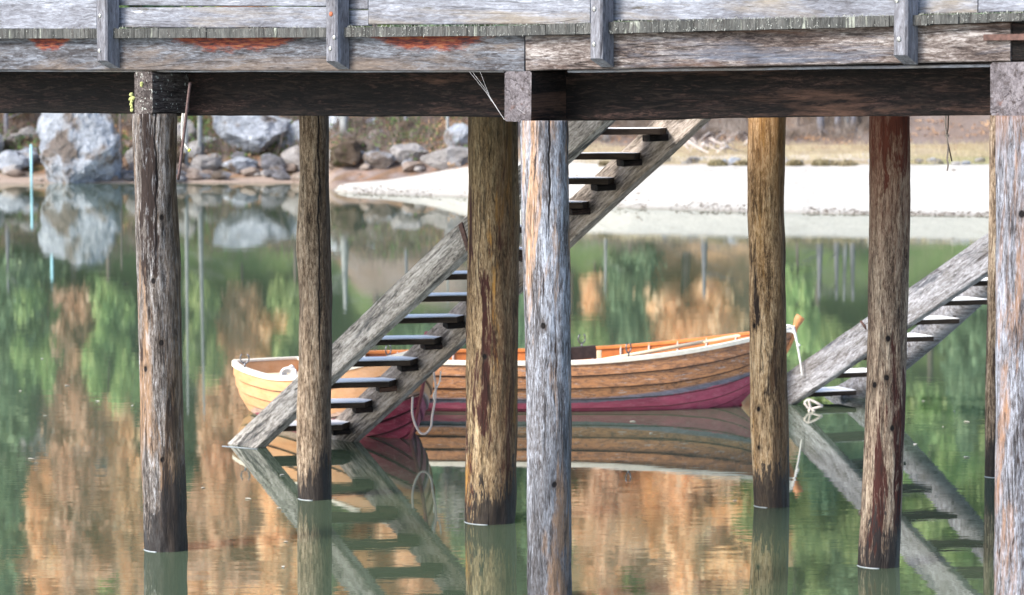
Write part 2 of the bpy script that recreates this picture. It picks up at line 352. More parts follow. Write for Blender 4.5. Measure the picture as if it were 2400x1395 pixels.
for (nm, wl, prof, margs, kn, lab) in PILES:
    base = W(*wl); Y = base.y
    pr = []
    for (y, xl, xr) in prof:
        a = D(xl, y, Y); b_ = D(xr, y, Y); pr.append((a.z, (a.x+b_.x)/2, (b_.x-a.x)/2))
    pr.sort(); zs = [p[0] for p in pr]; cx = [p[1] for p in pr]; rr = [p[2] for p in pr]
    ztop = 3.30 if nm not in ('P1', 'P4', 'P8') else {'P1': PL(360, 266, 0).z, 'P4': PL(1288, 282, 0).z, 'P8': PL(2395, 270, 0).z}[nm]
    z0 = -1.2; n = 130; m = 56; V = []; Fs = []; sd_ = hash(nm) % 97 if False else PILES.index((nm, wl, prof, margs, kn, lab))*11.3
    bx = base.x
    for i in range(n+1):
        z = lerp(z0, ztop, i/n); c = np.interp(z, zs, cx)-bx; r = np.interp(z, zs, rr)
        if z < 0: c = np.interp(0, zs, cx)-bx
        for k in range(m):
            th = 2*math.pi*k/m; dx, dy = math.cos(th), math.sin(th)
            g = mn.noise(Vector((dx*1.6+sd_, dy*1.6, z*.9)))*.045 + mn.noise(Vector((dx*6+sd_, dy*6, z*2.3)))*.05 + mn.noise(Vector((dx*17+sd_, dy*17, z*4.2+4)))*.035
            cr = abs(mn.noise(Vector((dx*4+sd_*2, dy*4, z*.35+9))))
            if cr < .035: g -= .09*(1-cr/.035)
            q = r*(1+g)
            V.append((c+dx*q, dy*q, z))
    for i in range(n):
        for k in range(m): Fs.append((i*m+k, i*m+(k+1) % m, (i+1)*m+(k+1) % m, (i+1)*m+k))
    Fs.append(tuple(n*m+k for k in range(m)))
    kl = []
    for (kx, ky) in kn:
        p = D(kx, ky, Y); r = float(np.interp(p.z, zs, rr)); c = float(np.interp(p.z, zs, cx)); dx = p.x-c
        kl.append((p.x-bx, -math.sqrt(max(0, r*r-dx*dx)), p.z, .016))
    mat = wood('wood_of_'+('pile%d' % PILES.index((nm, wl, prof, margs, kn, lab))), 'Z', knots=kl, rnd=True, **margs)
    # knots live in object space
    o = link('pile', mesh('pile', V, Fs, True), mat, pier); setw(o, Matrix.Translation((bx, Y, 0))); o['label'] = lab
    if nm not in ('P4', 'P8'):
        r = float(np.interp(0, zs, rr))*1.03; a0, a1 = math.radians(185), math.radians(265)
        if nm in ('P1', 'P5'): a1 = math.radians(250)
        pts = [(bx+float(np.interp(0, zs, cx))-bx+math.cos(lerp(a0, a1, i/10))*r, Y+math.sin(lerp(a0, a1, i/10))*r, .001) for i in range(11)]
        ir = tube('waterline_glint', pts, .0045, glint, pier, 6, k=0); 
# --- beams, fascia, deck
def rs(y0, y1, x0, x1, off):    # z at the ends from pixel rows
    return PL(x0, y0, off), PL(x1, y1, off)
def board(name, x0, x1, yt0, yb0, yt1, yb1, off, thick, mat, seed, parent=pier, jit=.003, bev=.006):
    """board on the pier's front: pixel corners on the plane 'off', thickness going back"""
    a, b_, c, d = PL(x0, yt0, off), PL(x0, yb0, off), PL(x1, yt1, off), PL(x1, yb1, off)
    h = ((a-b_).length+(c-d).length)/2
    return timber(name, (a+b_)/2+BK*thick/2, (c+d)/2+BK*thick/2, thick, h, mat, parent, seed=seed, jit=jit, bev=bev)
m_fasL = wood('fascia_grey', 'X', [(.016, .015, .017), (.05, .05, .056), (.10, .106, .122), (.19, .21, .245)], patches=[((.15, .12, .10), 3, .52, .66)], crack=.8, gs=.8, bump=.5)
# red-orange resin stain with its own shape on the left fascia boards
def add_stain(mat, spans, zc, zw):
    t = mat.node_tree; s = NT.__new__(NT); s.m = mat; s.t = t; s.b = t.nodes['Principled BSDF']; s.o = t.nodes['Material Output']
    src = s.b.inputs['Base Color'].links[0].from_socket
    tcn = s.n('ShaderNodeTexCoord'); sx = s.n('ShaderNodeSeparateXYZ'); s.l(tcn.outputs['Object'], sx.inputs[0])
    X, Z = sx.outputs['X'], sx.outputs['Z']
    nz = s.noise(s.vec((5, 5, 16), False), 1, 6, .75)
    nf = s.noise(s.vec((9, 30, 60), False), 1, 5, .7)
    tot = None
    for (x0, x1) in spans:
        cxx, hw = (x0+x1)/2, (x1-x0)/2
        m = s.mr(s.math('ABSOLUTE', s.math('SUBTRACT', X, cxx)), hw*.35, hw*1.15, 1, 0)
        tot = m if tot is None else s.math('MAXIMUM', tot, m)
    zz = s.math('ADD', Z, s.math('MULTIPLY', s.math('SUBTRACT', nz, .5), .16))
    zz = s.math('ADD', zz, s.math('MULTIPLY', s.math('SUBTRACT', tot, .75), .10)); m = s.math('MULTIPLY', s.mr(tot, .0, .25), s.mr(zz, zc-zw*.75, zc-zw*.45, 0, 1))
    red = s.ramp(nf, [(.38, (.02, .007, .007)), (.48, (.12, .02, .012)), (.56, (.19, .05, .018)), (.68, (.19, .10, .05))])
    col = s.mix(s.math('MULTIPLY', m, .9), src, red)
    s.l(col, s.b.inputs['Base Color'])
m_fasR = wood('fascia_brown', 'X', [(.022, .016, .015), (.08, .063, .057), (.18, .155, .145), (.35, .33, .32)], patches=[((.10, .06, .045), 4.5, .50, .62), ((.10, .11, .14), 3.5, .57, .68), (DARKB, 8, .60, .66)], crack=.9, gs=.9, bump=.8)
m_kick = wood('kickboard_pale', 'X', [(.09, .09, .10), (.15, .156, .18), (.215, .23, .265), (.32, .34, .39)], patches=[((.24, .215, .185), 4, .52, .66), ((.10, .095, .085), 14, .60, .67), ((.62, .64, .68), 9, .62, .68)], crack=.5, gs=.7, bump=.4, streak=.28)
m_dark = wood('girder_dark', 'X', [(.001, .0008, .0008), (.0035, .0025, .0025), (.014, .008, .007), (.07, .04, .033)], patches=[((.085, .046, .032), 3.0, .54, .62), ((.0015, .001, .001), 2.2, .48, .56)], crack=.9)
m_cap = wood('cap_end_grey', 'X', [(.04, .034, .036), (.09, .08, .085), (.14, .125, .135), (.21, .195, .205)], patches=[((.16, .08, .06), 4, .58, .68)], crack=.5, gs=.6)
m_capold = wood('cap_old_mossy', 'X', [(.012, .009, .009), (.05, .04, .038), (.10, .085, .08), (.20, .18, .17)], crack=.9, speck=((.36, .37, .34), .63))
m_post = wood('post_smooth', 'Z', streak=.2, pal= [(.06, .058, .065), (.125, .125, .14), (.185, .19, .215), (.27, .28, .32)], crack=.25, gs=.7, bump=.3, rough=.7)
m_end = wood('plank_end', 'Z', [(.03, .031, .03), (.055, .057, .054), (.085, .087, .083), (.13, .13, .122)], patches=[((.42, .45, .38), 9, .60, .68)], crack=.6, bump=.8, streak=.4)
fa = board('fascia_board', -700, 1228.5, 90, 165, 84, 163.5, .25, .06, m_fasL, 1); fa['label'] = 'grey fascia board with red orange resin stains'
# stains: along local X (distance from its left end)
A0 = PL(-700, 100, .25)
def xl(px): return (PL(px, 100, .25)-A0).length
add_stain(m_fasL, [(xl(70), xl(165)), (xl(395), xl(720)), (xl(865), xl(1165))], .115, .11)
fb_ = board('fascia_board', 1231.5, 2368, 84, 165.5, 52, 143, .248, .06, m_fasR, 2, jit=.004); fb_['label'] = 'brown and grey fascia board with rough grain'
fc_ = board('fascia_board', 2370.5, 3100, 56, 142, 20, 118, .235, .05, m_dark, 3)
# strip under the fascia (pale lower lip)
for (x0, x1, y0, y1, y2, y3, sd_) in ((-700, 1180, 160, 168, 163, 169, 4), (1330, 2330, 164, 169, 146, 159, 5)):
    board('lower_batten', x0, x1, y0+2, y1, y2+2, y3, .19, .04, m_kick, sd_)
# kick boards
for (x0, x1, a, b_, c, d, sd_) in ((-700, 226, -2, 67, 3, 66, 11), (277, 764, 17, 66, 17, 65.5, 12), (864, 1383, -66, 60, -66, 55, 14), (1420, 2098, -90, 54, -95, 38.5, 15), (2150, 2291, -95, 34, -98, 31, 16), (2293.5, 2950, -98, 31, -120, 12, 17)):
    board('kickboard', x0, x1, a, b_, c, d, .225, .045, m_kick, sd_)
board('kickboard', 277, 764, -40, 13, -40, 15, .222, .045, m_kick, 18)
board('kickboard', 818, 862.5, 24, 61, 24, 61, .225, .045, m_kick, 19); board('kickboard', 816, 862.5, -60, 22, -60, 22.5, .225, .045, m_kick, 20)
# deck planks across the pier
rr_ = random.Random(5)
def deckz(px):    # top/bottom rows of the plank ends, measured along the picture
    return (np.interp(px, [-700, 0, 700, 1230, 1420, 2090, 2400, 3100], [67, 67.5, 66, 60, 52, 37, 30, 10]),
            np.interp(px, [-700, 0, 700, 1230, 1420, 2090, 2400, 3100], [91, 90.5, 88, 83.5, 79, 62, 48, 30]))
sL = s_of(PL(-700, 80, .3)); sR = s_of(PL(3050, 60, .3)); s_ = sL
while s_ < sR:
    wd = rr_.choice([.16, .19, .22, .24]); sc_ = s_+wd/2
    P = O+AX*sc_-BK*.3; px = 1200+F*P.x/P.y
    yt, yb = deckz(px); a, b_ = PL(px, yt, .3), PL(px, yb, .3)
    th = (a.z-b_.z); zc = (a.z+b_.z)/2
    jz = rr_.uniform(-.001, .001); jo = rr_.uniform(-.006, .006)
    timber('deck_plank', PF(sc_, -.31+jo, zc+jz), PF(sc_, 3.0 if sc_ < -.35 else 4.8, 3.54), wd-.002, th, m_end, pier, seed=rr_.random()*50, seg=.6, bev=.0015, jit=.001)
    s_ += wd
# caps (crossways beams) with their ends showing at the front
def cap(xl_, xr_, yt, yb, mat, label, seed, off=.245, back=7.0):
    a, b_, c = PL(xl_, yt, off), PL(xl_, yb, off), PL(xr_, yt, off)
    wd = (c-a).dot(AX); h = a.z-b_.z; A = (a+c)/2; A.z = (a.z+b_.z)/2
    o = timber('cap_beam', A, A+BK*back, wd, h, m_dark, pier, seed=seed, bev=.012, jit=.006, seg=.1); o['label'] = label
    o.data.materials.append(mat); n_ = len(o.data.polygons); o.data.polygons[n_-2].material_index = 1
    if mat is m_capold: o.data.materials[0] = mat
    return o
cap(1183, 1245, 167, 285, m_cap, 'square grey beam end above the pale middle pile', 31)
cap(314, 356, 169, 266, m_capold, 'dark rotten beam end with yellow lichen above the left pile', 32, back=2.9)
cap(2322, 2412, 146, 271, m_cap, 'wide grey beam end at the right edge of the pier', 33)
# girders between the caps
def gird(x0, x1, yb0, yb1, off, seed, mat=m_dark):
    a, b_ = PL(x0, yb0, off), PL(x1, yb1, off)
    t0 = 3.36; A = a.copy(); B = b_.copy(); h = ((t0-a.z)+(t0-b_.z))/2
    A.z = a.z+h/2; B.z = b_.z+h/2
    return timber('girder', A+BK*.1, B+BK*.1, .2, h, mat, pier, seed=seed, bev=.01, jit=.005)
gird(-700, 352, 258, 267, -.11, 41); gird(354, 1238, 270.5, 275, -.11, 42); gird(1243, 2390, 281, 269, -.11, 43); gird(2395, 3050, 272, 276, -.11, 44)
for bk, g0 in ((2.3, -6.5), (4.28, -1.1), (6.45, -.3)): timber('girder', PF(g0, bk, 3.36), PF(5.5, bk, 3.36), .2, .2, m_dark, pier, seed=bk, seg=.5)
# posts fixed on the outside of the fascia
bolt_m = flat('bolt_metal', (.30, .30, .29), .4, .7, .3, 60); rust_m = flat('rusty_iron', (.10, .055, .045), .8, .2, .5, 30)
rustb = flat('rusty_bolt', (.30, .10, .05), .8, .2, .4, 30)
for i, (xl_, xr_, yb, bolts) in enumerate(((225, 250, 142, [(234, 37), (233, 119)]), (762, 789, 143, [(776, 33), (774, 114), (783, 88)]), (1381, 1410, 137, [(1393, 21), (1392, 104)]), (2092, 2125, 129, [(2102, 1), (2107, 92)]))):
    off = .25+.125; a = PL(xl_, yb, off); b_ = PL(xr_, yb, off); wd = (b_-a).dot(AX); L = 1.15; c = .012; dp = .122
    # local: x along pier, y back, z up; slanted foot
    cs = [(-wd/2+c, 0), (wd/2-c, 0), (wd/2, c), (wd/2, dp), (-wd/2, dp), (-wd/2, c)]
    V = []; n = 24
    for k in range(n+1):
        for (x, y) in cs:
            z = L*k/n + ((-y*.42) if k == 0 else 0); j = mn.noise_vector(Vector((x*9+i*5, y*9, z*3)))*.0018
            V.append((x+j.x, y+j.y, z))
    m = 6; Fs = [(k*m+q, k*m+(q+1) % m, (k+1)*m+(q+1) % m, (k+1)*m+q) for k in range(n) for q in range(m)]
    Fs += [tuple(range(m-1, -1, -1)), tuple(n*m+q for q in range(m))]
    po = link('railing_post', mesh('railing_post', V, Fs), m_post, pier)
    Mx = Matrix((AX, BK, UP)).transposed().to_4x4(); Mx.translation = (a+b_)/2; setw(po, Mx)
    for bi, (bx_, by_) in enumerate(bolts):
        p = PL(bx_, by_, off); bm = bmesh.new(); bmesh.ops.create_uvsphere(bm, u_segments=14, v_segments=8, radius=.016)
        for v in bm.verts: v.co.y *= .55
        bme = bpy.data.meshes.new('bolt'); bm.to_mesh(bme); bm.free(); bme.polygons.foreach_set('use_smooth', [True]*len(bme.polygons))
        bo = link('bolt', bme, rustb if (i == 1 and bi == 0) else bolt_m, po); Mb = Mx.copy(); Mb.translation = p
        bo.matrix_basis = (pier.matrix_basis @ po.matrix_basis).inverted() @ Mb
# rusty flat bar at the right edge
a, b_ = PL(2306, 88, .27), PL(2700, 84, .27)
timber('iron_strap', a, b_, .012, .034, rust_m, pier, bev=.002, jit=.001).__setitem__('label', 'rusty flat iron bar')
# moss on the plank ends
mossm = flat('moss', (.26, .27, .25), .95, var=.6, scale=40, spec=.05)
T = []
for k in range(5200):
    px = random.uniform(-60, 2460)
    if any(l-4 < px < r+4 for l, r in ((225, 262), (762, 800), (1381, 1425), (2092, 2145))): continue
    dens = .5+.5*mn.noise(Vector((px*.012, 0, 0)))+.35*mn.noise(Vector((px*.05, 3, 0)))
    if px < 800: dens *= .35
    if random.random() > dens: continue
    yt, yb = deckz(px); dn = random.random()**2.2
    p = PL(px, lerp(yt-1.5, yb-2, dn), .315+random.uniform(-.05, .012)*(1-dn)); L = random.uniform(.006, .019); wv = random.uniform(.002, .004)
    d = Vector((random.uniform(-.6, .6), random.uniform(-.8, .2), random.uniform(.2, 1) if dn < .5 else random.uniform(-1, .5))).normalized()*L
    T += [p-AX*wv-O, p+AX*wv-O, p+d-O]
mo = link('moss_fringe', npmesh('moss_fringe', T, 3), mossm, pier); mo['kind'] = 'stuff'
# yellow lichen lumps on the rotten cap end
lich = flat('yellow_lichen', (.40, .42, .17), .95, var=.4, scale=60, spec=.05)
for grp in (((308, 222, .017), (311, 230, .02), (309, 238, .014), (307, 245, .015), (306, 232, .015), (309, 251, .012), (309, 258, .014)), ((333, 196, .014), (331, 201, .01))):
    bm = bmesh.new(); c0 = PL(grp[0][0], grp[0][1], .25)-O
    for (x, y, r) in grp:
        p = PL(x, y, .25)-O; bmesh.ops.create_icosphere(bm, subdivisions=3, radius=r*.8, matrix=Matrix.Translation(p))
    for v in bm.verts: v.co += mn.noise_vector(v.co*70)*.007
    me = bpy.data.meshes.new('lichen'); bm.to_mesh(me); bm.free(); link('lichen', me, lich, pier)
# iron rod brace and cords
tube('brace_rod', [D(446, 195, 19.7), D(443, 215, 19.7), D(420, 405, 19.75), D(417, 411, 19.78)], .010, flat('rod_iron', (.13, .085, .08), .7, .3, .4, 40), pier, k=3)
cordm = flat('pale_cord', (.62, .60, .55), .9, var=.25, scale=90); cordd = flat('dark_cord', (.10, .075, .06), .9, var=.3, scale=90); cordp = flat('pinkish_cord', (.50, .42, .38), .9, var=.25, scale=90)
c1 = empty('frayed_rope', D(430, 268, 19.8), 'short frayed white rope end with yellow tip hanging beside the left pile', 'rope')
o = tube('strand', [D(429, 266, 19.8), D(427, 290, 19.8), D(427, 310, 19.8), D(428, 326, 19.8), D(433, 338, 19.8), D(441, 350, 19.8)], .009, cordm, c1)
tube('strand', [D(433, 266, 19.8), D(430, 295, 19.8), D(429, 320, 19.8)], .006, cordm, c1)
tube('tip', [D(442, 351, 19.79), D(446, 354, 19.79)], .012, flat('yellow_tip', (.55, .62, .12), .6), c1, k=2)
c2 = empty('hanging_cord', D(2220, 270, 20), 'thin knotted cord hanging from the beam between two right hand piles', 'cord')
Yc = 19.0
tube('strand', [D(2218, 262, Yc), D(2216, 290, Yc), D(2219, 318, Yc), D(2222, 345, Yc), D(2220, 372, Yc), D(2222, 385, Yc), D(2220, 401, Yc)], .0055, cordp, c2)
tube('strand', [D(2223, 262, Yc), D(2222, 300, Yc), D(2219, 320, Yc), D(2225, 350, Yc), D(2231, 378, Yc)], .0045, cordd, c2)
tube('knot', [D(2218, 315, Yc), D(2221, 322, Yc)], .013, cordp, c2, k=3)
# cobweb threads
cw = flat('cobweb_silk', (.6, .6, .6), .5)
V = []; Fs = []
for pts in ([(1100, 168), (1148, 228), (1182, 280)], [(1125, 168), (1150, 232), (1182, 281)], [(1108, 170), (1135, 205), (1150, 230), (1170, 262)], [(1213, 255), (1230, 266)], [(1143, 222), (1152, 238)]):
    v, f = tube_vf([PL(x, y, .26)-O for x, y in pts], .0006, 4); Fs += [tuple(i+len(V) for i in q) for q in f]; V += v
link('cobweb', mesh('cobweb', V, Fs), cw, pier)
# ------------------------------------------------------------------ STAIRS
m_str = wood('stringer_grey', 'X', [(.06, .052, .045), (.27, .245, .215), (.47, .435, .39), (.64, .60, .56)], patches=[((.09, .09, .09), 6, .54, .63), ((.50, .38, .24), 7, .66, .72)], crack=.8, gs=.8, bump=.5)
m_str2 = wood('stringer_tan', 'X', [(.07, .055, .045), (.24, .20, .16), (.38, .32, .27), (.52, .46, .40)], patches=[((.10, .08, .06), 5, .58, .68)], crack=.6, gs=.8)
# tread: dark plank, mixed to near white on faces that turn up
s = NT('white_topped_tread'); ge = s.n('ShaderNodeNewGeometry'); sx = s.n('ShaderNodeSeparateXYZ'); s.l(ge.outputs['Normal'], sx.inputs[0])
g = s.noise(s.vec((4, 30, 30)), 1, 5, .7); dk = s.ramp(g, [(.3, (.016, .012, .010)), (.7, (.075, .055, .042))])
fz = s.math('MULTIPLY', s.mr(sx.outputs['Z'], .45, .8), s.mr(s.noise(s.vec((7, 7, 7)), 1, 4), .10, .28))
s.bump(g, .5, .006); m_tread = s.fin(s.mix(fz, dk, (.97, .94, .88)), .8, .1)
def stairs(name, label, fr_bot, fr_top, bk_bot, bk_top, thF, thB, treads, tread_depth, Ystr, extend=.35):
    """fr/bk = centre line end points of the two stringers"""
    e = empty(name, (fr_bot+bk_bot)/2*1.0, label, 'staircase', 'wooden stairs behind the pier')
    e.location.z = 0
    return e
stair = empty('staircase', (-1.7, 25.8, 0), 'left staircase, long flight of white topped open treads rising from the lake to the pier', 'staircase', 'stairs behind the pier')
# left stair: pixel rows of the front face of the front stringer (upper edge / lower edge)
Yb, Yt = 25.55, 22.3
def SY(px, a=(572, 25.6), b=(1385, 22.3)):     # depth of the stair line along the picture (linear in 1/Y)
    t = (px-a[0])/(b[0]-a[0]); return 1/lerp(1/a[1], 1/b[1], t)
def strip(name, U0, U1, L0, L1, thick, mat, parent, seed, outward):
    """board whose near face has upper edge U0-U1 and lower edge L0-L1"""
    A = (U0+L0)/2; B = (U1+L1)/2; x = (B-A).normalized(); up = ((U0-L0)+(U1-L1)); up = (up-x*up.dot(x)).normalized()
    h = ((U0-L0).dot(up)+(U1-L1).dot(up))/2; side = up.cross(x)
    if side.dot(outward) < 0: side = -side
    return timber(name, A+side*thick/2, B+side*thick/2, thick, h, mat, parent, up=up, seed=seed, jit=.004, bev=.008)
y0s = 25.6
fs = strip('stringer', D(455, 1106, SY(455)), D(1440, 182, SY(1440)), D(540, 1113, SY(540)), D(1520, 180, SY(1520)), .12, m_str, stair, 51, Vector((.4, 1, 0)))
bs = strip('stringer', D(680, 1077, SY(430)+.31), D(1640, 182, SY(1390)+.31), D(776, 1081, SY(526)+.31), D(1753, 181, SY(1503)+.31), .10, m_str2, stair, 52, Vector((.4, 1, 0)))
fs['label'] = 'front stringer board with dark cracks'; 
# metal band on stringer
TY = [1000, 948, 899, 848.5, 798, 747, 696, 644, 588, 534, 477, 420, 361.5, 302.5]
XR = [850, 904, 961, 1012, 1068, 1122, 1178, 1236, 1300, 1357, 1418, 1478, 1540, 1602]
for i, (ty, xr) in enumerate(zip(TY, XR)):
    Yl = SY(xr-250); xlft = xr-205*(25.6/Yl)
    A = D(xlft+12, ty-4+1.5, Yl+.13); B = D(xr, ty-3, Yl+.28); B.z = A.z
    # board top is seen from above; depth of tread along run
    run = Vector((.42, -.91, 0)); ax = (B-A).normalized(); run = UP.cross(ax)
    if run.y > 0: run = -run
    dp = .30; c = -run*dp/2
    A = A-UP*.0; dp = .37; c = -run*dp/2-ax*.50*dp/2
    t = timber('tread', A+c-UP*.028, B+c-UP*.028, dp, .05, m_tread, stair, seed=60+i, bev=.003, jit=.002, shear=.50 if ax.x > 0 and UP.cross(ax).dot(run) < 0 else -.50)
    # cleat below the right end
    q = B-ax*.16
    timber('cleat', q-ax*.0+c-UP*.085, q+ax*.15+c-UP*.075, .24, .05, m_dark, stair, seed=80+i, bev=.01, jit=.006)
# iron strap on front stringer
a = D(1079, 524, SY(1079)-.02); b_ = D(1098, 586, SY(1098)-.02)
timber('iron_strap', a, b_, .05, .012, rust_m, stair, up=Vector((-.76, -.65, 0)), bev=.001, jit=0)
# sky glint at the stringer foot, put in as a pale tube
tube('waterline_glint', [W(521, 1046), W(603, 1053)], .006, glint, stair, 6, k=2)
# right stair
rs_ = empty('staircase', W(1850, 955), 'right staircase, shorter visible flight with its foot beside the bow of the long boat', 'staircase', 'stairs behind the pier')
def SY2(px): return 1/lerp(1/29.0, 1/25.2, (px-1850)/(2480-1850))
m_str3 = wood('stringer_bluegrey', 'X', [(.05, .045, .042), (.155, .145, .14), (.26, .26, .275), (.40, .40, .42)], patches=[((.10, .105, .12), 5, .54, .64)], crack=.5, gs=.7, bump=.5)
strip('stringer', D(1745, 938, SY2(1745)), D(2520, 408, SY2(2520)), D(1800, 988, SY2(1800)), D(2560, 465, SY2(2560)), .09, m_str3, rs_, 55, Vector((.4, 1, 0)))
tube('log_stringer', [D(1945, 948, 29.9), D(2030, 900, 29.6), D(2160, 797, 29.0), D(2320, 655, 28.2), D(2520, 480, 27.2)], .135, m_str3, rs_, 20, k=6)
TY2 = [(1890, 2005, 925), (1950, 2066, 880.5), (2010, 2124, 838), (2068, 2186, 797), (2130, 2246, 755.5), (2195, 2316, 710.5), (2260, 2384, 664), (2325, 2452, 618), (2392, 2522, 571)]
for i, (xa, xb, ty) in enumerate(TY2):
    Yl = SY2(xa-40); A = D(xa-22, ty-6, Yl+.05); B = D(xb, ty-6, Yl+.3); B.z = A.z; ax = (B-A).normalized(); run = UP.cross(ax)
    if run.y > 0: run = -run
    timber('tread', A-run*.17-UP*.03, B-run*.17-UP*.03, .38, .05, m_tread, rs_, seed=95+i, bev=.004, jit=.002)
tube('iron_strap', [D(2017, 752, 27.8), D(2031, 772, 27.8)], .012, rust_m, rs_, k=2)
# twig frame on the water by the right foot
tw = empty('branch_frame', W(1905, 968), 'small pale broken branch frame sticking out of the water under the right staircase', 'branch')
Yw = 28.4
twm = flat('bleached_wood', (.52, .46, .42), .8)
for pts in ([(1885, 944), (1897, 937), (1928, 952)], [(1885, 944), (1898, 958), (1928, 952)], [(1898, 958), (1890, 980)], [(1898, 955), (1922, 978)], [(1895, 938), (1900, 957)]):
    tube('twig', [D(x, y, Yw) for x, y in pts], .013, twm, tw, 6, k=3)
# ------------------------------------------------------------------ BOATS
def hull_mat(name, hi, mid_, stripe, red, spotty):
    s = NT(name); uv = s.n('ShaderNodeUVMap'); uv.uv_map = 'paint'; sx = s.n('ShaderNodeSeparateXYZ'); s.l(uv.outputs[0], sx.inputs[0])
    v = s.vec((1.6, 11, 11), True); g = s.noise(v, 1, 6, .72, .4); g2 = s.noise(s.vec((9, 12, 34)), 1, 8, .85, .6)
    varn = s.ramp(s.mr(g, .3, .7), [(0, mid_), (1, hi)])
    worn = s.mr(g2, .50-.03*spotty, .56)
    varn = s.mix(s.math('MULTIPLY', worn, .65*spotty), varn, (.07, .045, .04))
    pale = s.mr(s.noise(s.vec((6, 9, 40)), 1, 6, .85), .57, .63); varn = s.mix(s.math('MULTIPLY', pale, .8*spotty), varn, (.46, .40, .37))
    y = s.math('ADD', sx.outputs['Y'], s.math('MULTIPLY', s.math('SUBTRACT', g2, .5), .07))
    st = s.mix(s.mr(g2, .4, .6), stripe, tuple(c*.5 for c in stripe))
    c = s.mix(s.mr(y, .040, .062, 1, 0), varn, st)
    rd = s.mix(s.math('MULTIPLY', s.mr(g2, .50, .60), .5), s.ramp(g, [(.3, tuple(c*.5 for c in red)), (.7, red)]), (.42, .17, .20))
    c = s.mix(s.mr(y, -.003, .004, 1, 0), c, rd); c = s.mix(s.mr(sx.outputs['X'], .84, .93, 0, .85), c, (.03, .015, .012))  # dark line below each lap paints the shadow of the strake above
    s.bump(g2, .3, .004); return s.fin(c, .5, .4)
inner1 = flat('inner_varnish', (.50, .155, .04), .35, var=.25, scale=9, spec=.5)
cream = flat('cream_rail', (.76, .70, .58), .45, var=.12, scale=12)
creamd = flat('worn_rail', (.52, .43, .31), .6, var=.3, scale=14)
orail = flat('orange_rail', (.62, .21, .06), .4, var=.2, scale=8)
seatm = flat('seat_board', (.72, .60, .40), .5, var=.15, scale=10); blk = flat('dark_seat_box', (.035, .022, .02), .5, var=.5, scale=14)
steel = flat('rowlock_steel', (.16, .16, .17), .3, .8, .4, 50)
white_rope = flat('white_rope', (.74, .73, .70), .85, var=.15, scale=120)
